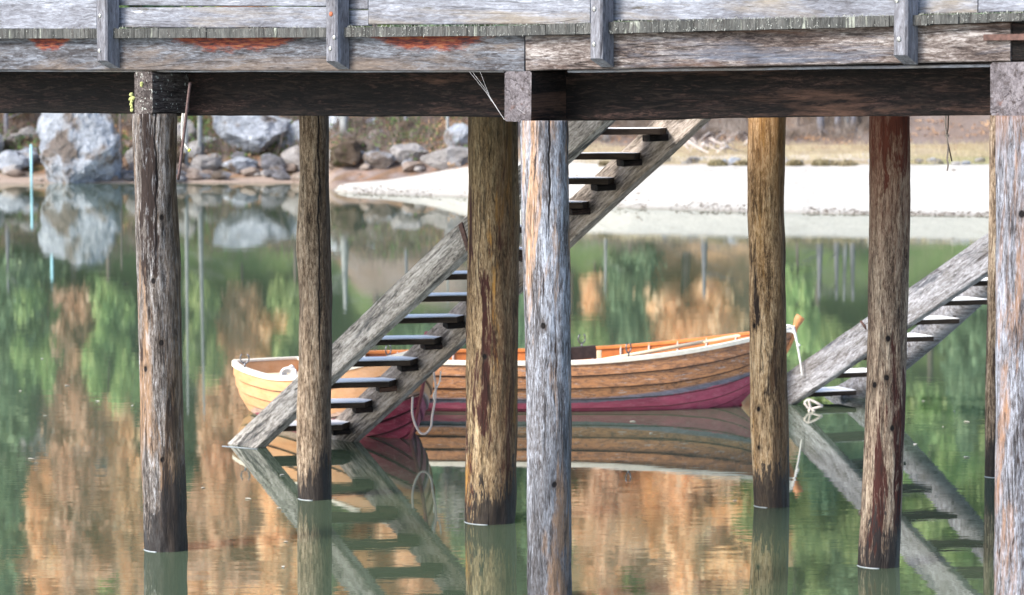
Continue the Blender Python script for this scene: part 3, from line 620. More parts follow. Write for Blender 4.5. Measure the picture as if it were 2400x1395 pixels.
def make_boat(name, label, M4, L, Bm, zs_bow, zs_mid, zs_st, tr, mat, stern_rake, paint, nst=7, rock_=.28, full=2.3, draft=.14, railm=cream, railm2=None, stem_up=.12, seats=(), stemm=None):
    """local frame: x from stern (0) to bow (L), y to port, z up from the water"""
    root = empty(name, (0, 0, 0), label, 'rowing boat'); root.matrix_basis = M4
    def half(u):
        if u < .45: return Bm/2*(tr+(1-tr)*math.sin(math.pi/2*min(1, u/.45))**.8)
        return Bm/2*max(0.0, 1-((u-.45)/.55)**full)
    def sheer(u): return zs_mid+(zs_bow-zs_mid)*max(0, (u-.4)/.6)**1.9+(zs_st-zs_mid)*max(0, (.4-u)/.4)**1.8
    def keel(u): return -draft+(.10 if u < .12 else 0)*(1-u/.12)+ rock_*max(0, (u-.78)/.22)**2
    def pt(u, v, side, off=0):
        b_ = half(u); zs_, zk = sheer(u), keel(u)
        # stem profile: near the bow the keel line sweeps up
        t = max(0, (u-.70)/.30)
        p = lerp(.62, 1.0, sm(t*1.1)); y = b_*(math.sin(v*math.pi/2)**p)
        z = zk+(zs_-zk)*lerp(1-math.cos(v*math.pi/2), v, lerp(.25, .85, t))
        # rake: bow leans forward with height, forefoot cut away
        x = u*L
        if t > 0: x -= (t**2)*L*.105*(1-v)**1.5
        if u < .2: x += (1-u/.2)*stern_rake*(1-v)
        y += off*(1 if b_ > .02 else b_/.02); return Vector((x, side*y, z))
    nu = 44; V = []; Fs = []; UV = []
    def pz(u): return paint[0]+paint[1]*max(0, (u-.5)/.5)**1.6+paint[2]*max(0, (.25-u)/.25)**1.5
    for side in (1, -1):
        for k in range(nst):
            v0, v1 = k/nst, (k+1)/nst
            base = len(V)
            for i in range(nu+1):
                u = i/nu
                q = [pt(u, v0, side, .020), pt(u, v0+(v1-v0)*.5, side, .010), pt(u, v1, side, .0)]
                if k: q = [pt(u, v0, side, .001)]+q
                else: q = [pt(u, 0, side, 0)]+q
                for p, fr_ in zip(q, (0, 0, .5, 1)): V.append(p); UV.append((fr_, p.z-pz(u)))
            for i in range(nu):
                for j in range(3):
                    a = base+i*4+j; f = (a, a+1, a+5, a+4); Fs.append(f if side < 0 else f[::-1])
    me = mesh('hull', V, Fs); uvl = me.uv_layers.new(name='paint')
    for lp in me.loops: uvl.data[lp.index].uv = UV[lp.vertex_index]
    link('hull', me, mat, root)
    # inner skin
    V = []; Fs = []
    for side in (1, -1):
        base = len(V)
        for i in range(nu+1):
            u = .015+i/nu*.965
            for j in range(9): V.append(pt(u, j/8*.985, side, -.016)+UP*.012)
        for i in range(nu):
            for j in range(8):
                a = base+i*9+j; f = (a, a+9, a+10, a+1); Fs.append(f if side < 0 else f[::-1])
    link('inner_planking', mesh('inner_planking', V, Fs, True), inner1, root)
    # transom
    V = []
    arc = [pt(0, v/10, 1, .006) for v in range(11)]+[pt(0, v/10, -1, .006) for v in range(10, -1, -1)]
    m = len(arc); V = [p+Vector((-.012, 0, 0)) for p in arc]+[p+Vector((.02, 0, 0)) for p in arc]
    Fs = [tuple(range(m)), tuple(range(2*m-1, m-1, -1))]+[(i, i+m, (i+1) % m+m, (i+1) % m) for i in range(m)]
    tm = mesh('transom', V, Fs); uvl = tm.uv_layers.new(name='paint')
    for lp in tm.loops: 
        p = tm.vertices[lp.vertex_index].co; uvl.data[lp.index].uv = (.2, p.z-pz(0))
    link('transom', tm, mat, root)
    # gunwales
    for side in (1, -1):
        V = []; 
        for i in range(nu+1):
            u = i/nu; p = pt(u, 1, side, 0); n_ = Vector((0, side, 0))
            for (a, b2) in ((-.034, -.006), (-.034, .020), (.006, .024), (.024, .016), (.024, -.022), (.004, -.022)):
                k_ = 1 if half(u) > .05 else half(u)/.05
                V.append(p+n_*a*(k_ if a < 0 else 1)+UP*b2)
        Fs = [(i*6+j, i*6+(j+1) % 6, (i+1)*6+(j+1) % 6, (i+1)*6+j) for i in range(nu) for j in range(6)]+[tuple(range(6))]
        link('gunwale', mesh('gunwale', V, Fs), railm if (side < 0 or railm2 is None) else railm2, root)
    a = pt(0, 1, 1); b_ = pt(0, 1, -1)
    o = timber('transom_cap', a+Vector((.005, 0, .012)), b_+Vector((.005, 0, .012)), .045, .03, railm, None); 
    o.parent = root
    # stem post
    sp_ = [pt(1, v, 1, 0)+Vector((.012, 0, 0)) for v in (0, .1, .2, .35, .5, .7, .9, 1)]
    d = (sp_[-1]-sp_[-3]).normalized(); sp_.append(sp_[-1]+d*stem_up*.6); sp_.append(sp_[-1]+d*stem_up*.4+Vector((.01, 0, 0)))
    V, Fs = tube_vf(cat(sp_, 3), lambda t: .020+.028*sm((t-.72)/.2), 8); V = [Vector((p.x, p.y*.8, p.z)) for p in V]
    link('stem_post', mesh('stem_post', V, Fs, True), stemm or mat_stem, root)
    # keel
    kp = [pt(u, 0, 1)-UP*.01 for u in (0, .1, .3, .5, .7, .85, .95)]
    V, Fs = tube_vf(kp, .02, 6); link('keel', mesh('keel', V, Fs, True), flat('keel_red', (.30, .02, .04)) if 'keel_red' not in bpy.data.materials else bpy.data.materials['keel_red'], root)
    # ribs
    for i in range(13):
        u = .08+i*.066
        for side in (1, -1):
            pts = [pt(u, v/8, side, -.024)+UP*.016 for v in range(2, 9)]
            V, Fs = tube_vf(pts, .011, 6); link('rib', mesh('rib', V, Fs, True), ribm, root)
    for (u, wd, mt, dz) in seats:
        a = pt(u, .82, 1, -.03); b_ = pt(u, .82, -1, -.03); a.z = b_.z = sheer(u)-dz
        o = timber('thwart', a, b_, wd, .028, mt, None, bev=.005); o.parent = root
    return root, pt, sheer, half
mat_stem = flat('stem_varnish', (.50, .22, .09), .5, var=.3, scale=14)
ribm = flat('rib_greyed', (.52, .40, .36), .6, var=.2)
def frameM(stern, bow):              # stern/bow points on the water plane
    x = (bow-stern); x.z = 0; x.normalize(); y = UP.cross(x); Mx = Matrix((x, y, UP)).transposed().to_4x4(); Mx.translation = stern; return Mx
def rowlock(root, p, rot=0):
    e = []
    V = []; Fs = []
    pts = [Vector((math.cos(a)*.042, 0, .095+math.sin(a)*.050)) for a in np.linspace(math.radians(125), math.radians(415), 14)]
    v, f = tube_vf(pts, .0075, 7); V += v; Fs += f
    v, f = tube_vf([Vector((0, 0, 0)), Vector((0, 0, .045))], .010, 7); Fs += [tuple(i+len(V) for i in q) for q in f]; V += v
    o = link('rowlock', mesh('rowlock', V, Fs, True), steel, root); o.location = p; o.rotation_euler = (0, 0, rot); return o
# boat A : the long brown one
hm1 = hull_mat('hull_worn_varnish', (.56, .26, .11), (.36, .165, .075), (.21, .20, .24), (.46, .09, .15), 1.0)
st = Vector((-1.47, 28.75, 0)); bw = Vector((2.80, 28.95, 0))
b1, pt1, sh1, hf1 = make_boat('rowing_boat', 'long brown clinker rowing boat with cream rail and red bottom, bow pointing right', frameM(st, bw), (bw-st).length, 1.34, .77, .49, .50, .55, hm1, .10, (.09, .30, .0), railm2=orail, stem_up=.12,
    seats=((.12, .34, seatm, .10), (.36, .2, seatm, .16), (.72, .2, seatm, .16)))
L1 = (bw-st).length
# dark seat box with pale uprights at mid ship
cx_ = (D(1372, 826, 28.9).x - st.x)
bxo = timber('seat_back', Vector((cx_-.13, .42, sh1(.5)-.02)), Vector((cx_+.14, .42, sh1(.55)-.01)), .03, .13, blk, None); bxo.parent = b1
for k in (-.15, .17):
    o = timber('seat_upright', Vector((cx_+k, .41, .25)), Vector((cx_+k, .41, sh1(.5)+.015)), .05, .05, seatm, None, up=Vector((0, 1, 0))); o.parent = b1
for px in (1372,):
    u = (D(px, 800, 29.4).x-st.x)/L1; p = pt1(u, 1, 1); rowlock(b1, p+UP*.015, .5)
for px in (1466, 905):
    u = (D(px, 830, 28.3).x-st.x)/L1; p = pt1(u, 1, -1); rowlock(b1, p+UP*.015, .9)
oar = empty('oar', b1.matrix_basis @ Vector((2.6, -.3, .5)), 'pale wooden oar lying inside the long boat along its near rail', 'oar')
def b1w(x, y, z): return b1.matrix_basis @ Vector((x, y, z))
oa, ob = b1w(2.1, -.50, .46), b1w(3.35, -.30, .66)
tube('shaft', [oa, ob], .02, seatm, oar, k=0); 
dd = (ob-oa).normalized(); timber('blade', ob-dd*.02, ob+dd*.35, .10, .018, seatm, oar, bev=.004)
# boat B : nearer, bow toward the viewer
hm2 = hull_mat('hull_honey_varnish', (.62, .35, .18), (.54, .26, .10), (.52, .36, .28), (.34, .05, .09), .18)
bw2 = Vector((-.76, 25.85, 0)); st2 = Vector((-2.42, 28.75, 0))
b2, pt2, sh2, hf2 = make_boat('rowing_boat', 'honey coloured rowing boat seen behind the left staircase, bow with rope loop toward the viewer', frameM(st2, bw2), (bw2-st2).length, 1.24, .84, .45, .46, .56, hm2, .12, (.05, .36, -.25), stem_up=.14, rock_=.10, full=2.6, stemm=flat('stem_dusty_red', (.24, .07, .07), .7),
    seats=((.14, .30, seatm, .10), (.45, .2, seatm, .16)))
L2 = (bw2-st2).length
u = .20; rowlock(b2, pt2(u, 1, -1)+UP*.015, 1.0)
def b2w(p): return b2.matrix_basis @ p
# coil of white rope in its stern
rc = empty('rope_coil', b2w(Vector((L2*.22, -.30, .45))), 'coiled white rope lying at the stern of the honey coloured boat', 'rope')
q0 = D(676, 875, 27.4); pts = []
for i in range(60):
    a = i*.33; r = .018+.0016*i*.6; pts.append(q0+Vector((math.cos(a)*r, -.0008*i, math.sin(a)*r*.85)))
tube('coil', pts, .014, white_rope, rc, 8, k=2)
tube('rope_end', [D(678, 862, 27.5), D(684, 858, 27.5), D(690, 868, 27.5), D(696, 884, 27.4)], .012, white_rope, rc)
# mooring rope loop of boat B
mr_ = empty('mooring_rope', D(1010, 850, 25.4), 'thin rope hanging in a long loop from the bow of the honey coloured boat', 'rope')
Yr = 25.15
tube('rope', [D(x, y, Yr) for x, y in ((1000, 798), (1006, 830), (1014, 850), (1017, 880), (1021, 905), (1019, 940), (1013, 975), (1010, 1000), (998, 1016), (984, 1014), (972, 992), (966, 965), (967, 930))], .010, cordp, mr_)
tube('strand', [D(x, y, Yr) for x, y in ((1033, 870), (1030, 895), (1016, 925), (1020, 945))], .006, cordm, mr_)
# white rope over the bow of boat A
ms = empty('mooring_rope', D(1860, 780, 28.7), 'white rope wound over the stem of the long brown boat and hanging down', 'rope')
tube('rope', [D(x, y, 28.72) for x, y in ((1836, 766), (1846, 764), (1858, 768), (1864, 785), (1868, 803), (1871, 820), (1876, 850), (1880, 880))], .017, white_rope, ms, r1=.008)
tube('rope', [D(x, y, 28.75) for x, y in ((1840, 775), (1852, 775), (1862, 778))], .02, white_rope, ms)
tube('knot', [D(1869, 808, 28.7), D(1874, 812, 28.7)], .018, white_rope, ms, k=2)
# ------------------------------------------------------------------ ROCKS
def rock_mat(name, cols, moss=None, sc=1.5):
    s = NT(name); f = s.noise(s.vec((sc,)*3), 1, 8, .72, .4); g = s.noise(s.vec((sc*.6,)*3), 1, 4, .6)
    c = s.ramp(f, [(.28, cols[0]), (.5, cols[1]), (.68, cols[2])])
    if moss: c = s.mix(s.mr(g, .54, .62, 0, .8), c, moss)
    hi = s.noise(s.vec((sc*9,)*3), 1, 6, .8); c = s.mix(.8, c, s.ramp(hi, [(.32, .35), (.52, 1.0), (.7, 1.5)]), 'MULTIPLY'); s.bump(s.math('ADD', f, s.math('MULTIPLY', hi, .5)), 1, .3); return s.fin(c, .95, .1)
rk_blue = rock_mat('rock_bluegrey', [(.24, .26, .29), (.50, .54, .60), (.78, .82, .88)], (.20, .14, .09))
rk_grey = rock_mat('rock_grey', [(.08, .08, .085), (.26, .26, .28), (.46, .46, .50)], (.15, .11, .07), 2.2)
rk_pale = rock_mat('rock_pale', [(.28, .26, .24), (.52, .49, .47), (.72, .70, .68)], None, 2.2)
rk_pink = rock_mat('rock_pinkish', [(.24, .18, .15), (.46, .37, .31), (.64, .56, .49)], None, 2.5)
rk_moss = rock_mat('rock_mossy', [(.05, .04, .03), (.15, .11, .08), (.26, .22, .18)], (.07, .08, .03), 2.5)
def rock(px, yb, wpx, hpx, mat, label, seed, dpt=.8, sub=4, group=None, shape=None, Yoff=0, name='rock'):
    p = G(px, yb); p.y += Yoff; wd = wpx*p.y/F; ht = hpx*p.y/F
    bm = bmesh.new(); bmesh.ops.create_icosphere(bm, subdivisions=sub, radius=1)
    sdv = Vector((seed*3.1, seed*1.7, seed))
    cuts = []
    rnd = random.Random(seed)
    for _ in range(26): 
        n_ = Vector((rnd.gauss(0, 1), rnd.gauss(0, 1), rnd.gauss(0, .8))).normalized(); cuts.append((n_, rnd.uniform(.60, .90)))
    for v in bm.verts:
        c = v.co.copy()
        for n_, d in cuts:
            e = c.dot(n_)-d
            if e > 0: c -= n_*e
        c += mn.noise_vector(c*1.6+sdv)*.09+mn.noise_vector(c*5+sdv)*.05+mn.noise_vector(c*14+sdv)*.045
        if shape: c = shape(c)
        v.co = Vector((c.x*wd/2*1.18, c.y*wd/2*dpt*1.1, c.z*ht*.66+ht*.40))
    me = bpy.data.meshes.new(name); bm.to_mesh(me); bm.free()
    o = link(name, me, mat); o.location = p; tag(o, label, 'rock', group); return o
def bould(c):
    t = (c.z+1)/2; k = lerp(1.10, .74, t); return Vector((c.x*k+.02, c.y*k, c.z))
rock(184, 424, 214, 200, rk_blue, 'huge blue grey boulder on the far shore, the tallest rock at the left', 3, shape=bould, sub=5, dpt=.9, name='boulder')
rock(580, 352, 205, 96, rk_blue, 'large blue grey boulder leaning over the far bank between the two left piles', 8, shape=lambda c: Vector((c.x*(1+.28*c.z)-.1*c.z, c.y, c.z)), sub=5, name='boulder')
for k_, (px_, yb_, w_, h_) in enumerate(((330, 396, 70, 60), (25, 400, 90, 50), (480, 400, 80, 34), (560, 402, 90, 30), (960, 376, 90, 46), (890, 392, 80, 40), (430, 340, 60, 60), (1075, 350, 70, 60), (-30, 370, 90, 80))):
    rock(px_, yb_, w_, h_, rk_blue if k_ % 2 else rk_pale, 'angular pale block of rock wedged in the foot of the far left bank', 400+k_, sub=4, group='pale blocks at the foot of the bank')
rock(715, 362, 150, 92, rk_blue, 'broad pale rock face on the bank just behind the slim brown pile', 9, sub=5, dpt=.7, Yoff=.6, name='boulder')
rock(455, 372, 60, 40, rk_pale, 'pale angular rock right of the silver pile', 10)
rock(640, 408, 66, 46, rk_grey, 'pointed dark grey shoreline rock below the leaning boulder', 12)
rock(690, 402, 70, 62, rk_pale, 'pale boulder half hidden by the slim brown pile on the far shore', 14)
rock(808, 390, 88, 62, rk_moss, 'brown mossy boulder just right of the slim pile on the far shore', 17)
rock(868, 366, 40, 24, rk_blue, 'small pale blue rock on the brushy bank', 18)
rock(1050, 394, 130, 52, rk_pale, 'long pale rock at the head of the white beach', 21, dpt=.6)
rock(560, 384, 40, 22, rk_grey, 'small grey rock on the bank under the leaning boulder', 23)
rock(500, 380, 36, 18, rk_pale, 'small pale stone on the bank right of the silver pile', 24)
rock(300, 350, 26, 18, rk_pink, 'small pinkish stone right of the huge boulder', 26)
rr_ = random.Random(3)
for i in range(46):
    px = rr_.choice([rr_.uniform(-60, 320), rr_.uniform(400, 770), rr_.uniform(420, 1000)]); yb = rr_.uniform(404, 428) if px < 760 else rr_.uniform(388, 412)
    wp = rr_.uniform(22, 58); rock(px, yb, wp, wp*rr_.uniform(.35, .55), rr_.choice([rk_pink, rk_pink, rk_pale, rk_grey]), 'low rounded shoreline rock in the rubble along the far left shore', 40+i, sub=3, group='rubble along the far shore')
for i in range(34):
    px = rr_.choice([rr_.uniform(-40, 90), rr_.uniform(285, 480), rr_.uniform(480, 800), rr_.uniform(780, 1095)]); yb = rr_.uniform(300, 398)
    wp = rr_.uniform(26, 74); rock(px, yb, wp, wp*rr_.uniform(.45, .8), rr_.choice([rk_blue, rk_grey, rk_pale, rk_moss]), 'angular grey rock half buried in the brushy slope of the far left bank', 300+i, sub=4, group='rocks on the brushy slope')
for i in range(30):
    px = rr_.uniform(1560, 2320); yb = rr_.uniform(378, 390)
    wp = rr_.uniform(14, 36); rock(px, yb, wp, wp*.45, rr_.choice([rk_grey, rk_pale, rk_blue]), 'small stone in the row along the top of the white beach', 140+i, sub=3, group='stones along the top of the beach')
for i in range(9):
    px = rr_.uniform(800, 2300); q = W(px, 400); yb = rr_.uniform(400, 480)
    rock(px, yb, rr_.uniform(6, 13), 3, rk_pink, 'dark pebble scattered on the white beach', 190+i, sub=2, group='pebbles on the beach')
# driftwood + twig lines on the shoreline
T = []
for k in range(900):
    px = random.uniform(790, 2400); p = W(px, float(np.interp(px, [790, 1100, 1500, 1900, 2400], [452, 463, 489, 501, 510]))-random.uniform(.5, 5)**1.0)
    if mn.noise(Vector((px*.01, 0, 0))) < -.25: continue
    p.z = ground(p.x, p.y)+.01; a = random.uniform(0, 3.14); L = random.uniform(.03, .13); d = Vector((math.cos(a), math.sin(a)*.6, random.uniform(0, .15)))*L
    T += [p-Vector((0, 0, .012)), p+d, p+Vector((0, 0, .02))]
o = link('beach_wrack', npmesh('beach_wrack', T, 3), flat('wrack', (.10, .075, .055), .9, var=.5)); tag(o, 'thin dark line of twigs and debris along the waterline of the beach', 'debris', kind='stuff')
# blue marker poles
bp = flat('pale_blue_paint', (.30, .56, .62), .5, var=.08)
q = W(74, 437)
o = tube('marker_pole', [Vector((q.x, q.y, -.5)), Vector((q.x, q.y, 1.32))], .036, bp, k=0); tag(o, 'pale blue pole standing in the water in front of the huge boulder', 'pole')
p = G(106, 400); o = tube('marker_pole', [Vector((p.x, p.y+1.2, 1.2)), Vector((p.x, p.y+1.2, 3.4))], .05, bp, k=0); tag(o, 'pale blue pole at the upper left edge of the huge boulder, under the pier beam', 'pole')
# ------------------------------------------------------------------ VEGETATION
def leaf_mat(name, a, b_, c, tr=.25):
    s = NT(name); oi = s.n('ShaderNodeObjectInfo'); g = s.noise(s.vec((1.1,)*3), 1, 6, .8)
    col = s.ramp(g, [(.38, a), (.5, b_), (.62, c)]); hs = s.n('ShaderNodeHueSaturation'); s.l(col, hs.inputs['Color'])
    s.l(s.mr(oi.outputs['Random'], 0, 1, .488, .52), hs.inputs['Hue']); hs.inputs['Saturation'].default_value = .9; s.l(s.mr(oi.outputs['Random'], 0, 1, .84, 1.28), hs.inputs['Value'])
    m = s.fin(hs.outputs[0], .8, .15)
    tl = s.n('ShaderNodeBsdfTranslucent'); s.l(hs.outputs[0], tl.inputs['Color']); mx = s.n('ShaderNodeMixShader'); mx.inputs[0].default_value = tr
    s.l(s.b.outputs[0], mx.inputs[1]); s.l(tl.outputs[0], mx.inputs[2]); s.l(mx.outputs[0], s.o.inputs['Surface']); return m
lf = {'dark': leaf_mat('foliage_spruce', (.08, .15, .09), (.18, .29, .16), (.34, .45, .25)),
      'green': leaf_mat('foliage_green', (.15, .26, .09), (.33, .46, .17), (.56, .63, .27)),
      'orange': leaf_mat('foliage_larch_autumn', (.60, .37, .21), (.91, .62, .39), (.96, .78, .56), .5),
      'amber': leaf_mat('foliage_amber', (.58, .38, .22), (.89, .63, .42), (.95, .79, .58), .5),
      'grey': leaf_mat('foliage_bare_twigs', (.16, .15, .14), (.28, .26, .25), (.42, .40, .38), 0)}
def leaves(P, size, rng):            # random little triangles at points P
    n = len(P); a = rng.normal(size=(n, 3)); a /= np.linalg.norm(a, axis=1)[:, None]; b_ = rng.normal(size=(n, 3)); b_ -= a*np.sum(a*b_, 1)[:, None]; b_ /= np.linalg.norm(b_, axis=1)[:, None]
    sz = size*rng.uniform(.6, 1.4, n)[:, None]
    return np.stack([P-a*sz*.5, P+a*sz*.5, P+b_*sz*1.1], 1)
def conifer_mesh(h, r, rng, dens, larch=False):
    P = []; k = 0; z = h*.10
    while z < h*.99:
        t = (z/h); rr = r*(1-t)**.85*rng.uniform(.75, 1.1)+.08
        nb = int(6+5*(1-t))
        for j in range(nb):
            a = rng.uniform(0, 6.283); L = rr*rng.uniform(.6, 1.15); m = int(dens*L*3)+4
            s_ = rng.uniform(.1, 1, m)**.7; droop = .35 if not larch else .15
            x = np.cos(a)*L*s_; y = np.sin(a)*L*s_; zz = z-droop*L*s_**2+.12*L*s_
            sp_ = .10+.16*s_*L*.6
            P.append(np.stack([x+rng.normal(size=m)*sp_, y+rng.normal(size=m)*sp_, zz+rng.normal(size=m)*sp_*.5], 1))
        z += h*.026*rng.uniform(.8, 1.3)
    P = np.concatenate(P); return leaves(P, .24 if larch else .18, rng)
def round_mesh(h, r, rng, n):
    P = []
    for k in range(26):
        c = np.array([rng.normal()*r*.5, rng.normal()*r*.5, h*rng.uniform(.35, .95)]); rad = r*rng.uniform(.22, .45)
        m = n//26; d = rng.normal(size=(m, 3)); d /= np.linalg.norm(d, axis=1)[:, None]; P.append(c+d*rad*rng.uniform(.5, 1.1, m)[:, None])
    return leaves(np.concatenate(P), .20, rng)
def trunk_mesh(h, r, rng, lim=True):
    pts = [Vector((rng.normal()*.02*h*t, rng.normal()*.02*h*t, h*t)) for t in (0, .2, .4, .6, .8, 1)]
    V, Fs = tube_vf(cat(pts, 3), r, 8, r1=r*.15)
    for k in range(14 if lim else 0):
        z = h*rng.uniform(.2, .9); a = rng.uniform(0, 6.28); L = h*.10
        v, f = tube_vf([Vector((0, 0, z)), Vector((math.cos(a)*L, math.sin(a)*L, z+L*.2))], r*.22, 4, r1=.006)
        Fs += [tuple(i+len(V) for i in q) for q in f]; V += v
    return V, Fs
bark = flat('bark_grey_brown', (.14, .115, .105), .95, var=.5, scale=9); birch = flat('bark_pale', (.24, .25, .25), .9, var=.35, scale=7)
VAR = {}
for kind, fn in (('dark', lambda g: conifer_mesh(9, 1.7, g, 16)), ('orange', lambda g: conifer_mesh(10, 1.8, g, 15, True)), ('green', lambda g: round_mesh(7, 1.9, g, 6500)), ('amber', lambda g: round_mesh(7, 1.9, g, 6500)), ('grey', lambda g: round_mesh(6, 1.6, g, 2200))):
    for j in range(3):
        g = np.random.default_rng(100+j+len(VAR)*7); T = fn(g); hh = float(T[..., 2].max())
        me = npmesh('crown', T.reshape(-1, 3), 3); me.materials.append(lf[kind])
        v, f = trunk_mesh(hh*.96, .16, g); tm = mesh('trunk', v, f, True); tm.materials.append(bark)
        VAR[(kind, j)] = (me, tm, hh)
NAMES = {'dark': ('spruce_tree', 'dark green spruce'), 'orange': ('larch_tree', 'orange autumn larch'), 'green': ('broadleaf_tree', 'fresh green broadleaf tree'), 'amber': ('beech_tree', 'amber leaved beech'), 'grey': ('bare_tree', 'bare grey autumn tree')}
def tree(kind, j, loc, ht, wsc=1.0, rot=0, label=None, group=None):
    me, tm, hh = VAR[(kind, j)]; nm, base = NAMES[kind]
    e = empty(nm, loc, label or base+' in the forest covering the slope above the far bank', 'tree', group or base+'s on the far slope')
    k = ht/hh; e.scale = (k*wsc, k*wsc, k); e.rotation_euler = (0, 0, rot)
    c = bpy.data.objects.new('crown', me); COL.objects.link(c); c.parent = e
    t = bpy.data.objects.new('trunk', tm); COL.objects.link(t); t.parent = e; return e
def mirror_px(X, Y, z): return 1200+F*X/Y, 200+(z+H)*F/Y
def kindmap(x, y, rn):
    def inn(a, b_, c, d): return a <= x <= b_ and c <= y <= d
    if inn(0, 1095, 1230, 1700): return 'orange' if rn < .74 else ('dark' if rn < .9 else 'green')
    if inn(60, 340, 740, 1700) or inn(110, 240, 680, 1000): return 'orange' if rn < .74 else ('dark' if rn < .9 else 'green')
    if inn(430, 720, 880, 1700): return 'orange' if rn < .72 else ('dark' if rn < .9 else 'green')
    if inn(1330, 1450, 1050, 1700) or inn(1530, 1770, 640, 1700): return 'orange' if rn < .9 else 'dark'
    if inn(780, 1090, 1150, 1700): return 'orange' if rn < .6 else 'dark'
    if inn(1840, 2500, 0, 1700): return 'green' if rn < .62 else 'dark'
    return 'dark' if rn < .52 else ('green' if rn < .9 else 'grey')
rn = random.Random(21); cnt = 0
Yr_ = 103.0
while Yr_ < 134:
    X = -33.5+rn.uniform(0, 2)
    while X < 34.5:
        x, y = X+rn.uniform(-.7, .7), Yr_+rn.uniform(-.8, .8); z = ground(x, y); ht = rn.uniform(4.2, 6.8); mx_, my_ = mirror_px(x, y, z+ht*.55)
        k = kindmap(mx_, my_, rn.random()); k = 'amber' if k == 'orange' and rn.random() < .70 else k
        if cnt < 420: tree(k, rn.randrange(3), (x, y, z-.2), ht*(1.15 if k in ('dark', 'orange') else 1), rn.uniform(.9, 1.35), rn.uniform(0, 6)); cnt += 1
        X += 2.55
    Yr_ += 2.5
# named front trees whose mirror images stand out in the water
for (px, Y, zb, ht, kind, ws, lab) in ((1610, 101.5, 2.6, 13.5, 'orange', .78, 'tall orange larch mirrored between the pale pile and the yellowish pile'),
    (168, 101.5, 2.5, 14, 'orange', .55, 'slender orange larch right behind the huge boulder'),
    (565, 102, 3.0, 10, 'orange', .38, 'thin orange larch behind the leaning boulder'),
    (1395, 102, 2.2, 6, 'orange', .5, 'small orange larch behind the pale middle pile'),
    (250, 100.6, 2.3, 6.5, 'green', .62, 'green bush like tree right of the huge boulder'), (95, 100.8, 2.2, 6, 'green', .6, 'green tree left of the huge boulder'),
    (470, 100.9, 2.4, 5.5, 'green', .5, 'small green tree beside the silver pile'), (690, 101, 2.3, 6, 'green', .6, 'green tree behind the slim brown pile'),
    (20, 101, 2.4, 10, 'dark', .9, 'dark spruce at the far left of the shore'), (292, 102.5, 2.4, 13, 'orange', .5, 'orange larch above the right flank of the huge boulder'), (640, 102.5, 3, 13, 'orange', .6, 'tall orange larch just left of the slim brown pile'), (505, 103, 3, 11.5, 'orange', .5, 'orange larch between the silver pile and the slim pile'), (1420, 104, 3, 13, 'orange', .4, 'tall orange larch behind the top of the left staircase'),
    (880, 101, 2.2, 7, 'green', .8, 'green tree above the brushy bank'), (1000, 101.5, 2.2, 8, 'dark', .8, 'dark spruce above the long pale rock'),
    (1480, 101, 1.8, 7.5, 'dark', .8, 'dark spruce behind the upper end of the left staircase'), (1870, 99.6, 1.6, 4.6, 'green', .6, 'bushy green tree behind the meadow just right of the yellowish pile')):
    P = D(px, 300, Y); tree(kind, 1, (P.x, Y, ground(P.x, Y)-.1), ht, ws, px, lab, 'trees at the foot of the slope')
# trunks visible below the pier beam
def trunkonly(px, yb, wpx, lean, mat, label, h=8):
    p = G(px, yb); r = wpx*p.y/F/2; rng = np.random.default_rng(int(px)); q = [p+Vector((lean*t*h, 0, h*t-.1)) for t in (0, .3, .6, 1)]
    e = empty('bare_trunk_tree', p, label, 'tree'); V, Fs = tube_vf([x-p for x in cat(q, 4)], r*1.15, 10, r1=r*.4)
    for k in range(9):
        z = h*rng.uniform(.25, .9); a = rng.uniform(0, 6.28); L = 1.1
        v, f = tube_vf([Vector((lean*z, 0, z)), Vector((lean*z+math.cos(a)*L, math.sin(a)*L, z+.3))], r*.25, 4, r1=.008)
        Fs += [tuple(i+len(V) for i in qq) for qq in f]; V += v
    link('trunk', mesh('trunk', V, Fs, True), mat, e)
    for k in range(6):   # root flare
        a = k*1.05+.3; v, f = tube_vf([Vector((0, 0, .25)), Vector((math.cos(a)*r*1.6, math.sin(a)*r*1.6, .04)), Vector((math.cos(a)*r*3.2, math.sin(a)*r*3.2, -.06))], r*.45, 5, r1=.01)
        link('root', mesh('root', v, f, True), mat, e)
bk2 = flat('bark_bluegrey', (.15, .15, .17), .95, var=.45, scale=9)
for (px, yb, wp, le, mt, lb) in ((1923, 318, 19, .0, bk2, 'grey trunk, leftmost of the row of trunks above the meadow'), (1962, 314, 16, .01, bk2, 'grey trunk, second in the row of trunks above the meadow'), (1983, 313, 14, -.01, birch, 'paler trunk in the row above the meadow'), (1999, 312, 16, .02, bk2, 'dark trunk at the right of the row of trunks above the meadow'),
    (1652, 318, 18, .0, bk2, 'blue grey trunk behind the upper end of the left staircase'), (806, 320, 20, .01, birch, 'pale trunk on the bank right of the slim pile'), (1049, 345, 8, .0, birch, 'thin pale trunk above the long pale rock'), (283, 400, 9, .0, bark, 'thin dark trunk at the right edge of the huge boulder'),
    (436, 392, 9, .0, birch, 'thin white birch trunk just right of the silver pile'), (468, 380, 11, .012, birch, 'leaning white birch trunk near the silver pile'), (1420, 330, 10, 0, birch, 'thin pale trunk seen between the stair treads'), (15, 330, 12, .0, bk2, 'grey trunk at the left edge of the picture'), (950, 318, 9, .02, bk2, 'thin grey trunk in the brush right of the slim pile'), (745, 330, 12, 0, bk2, 'grey trunk hidden beside the slim pile')):
    trunkonly(px, yb, wp, le, mt, lb, 7.5 if px in (436, 468) else 2.6)
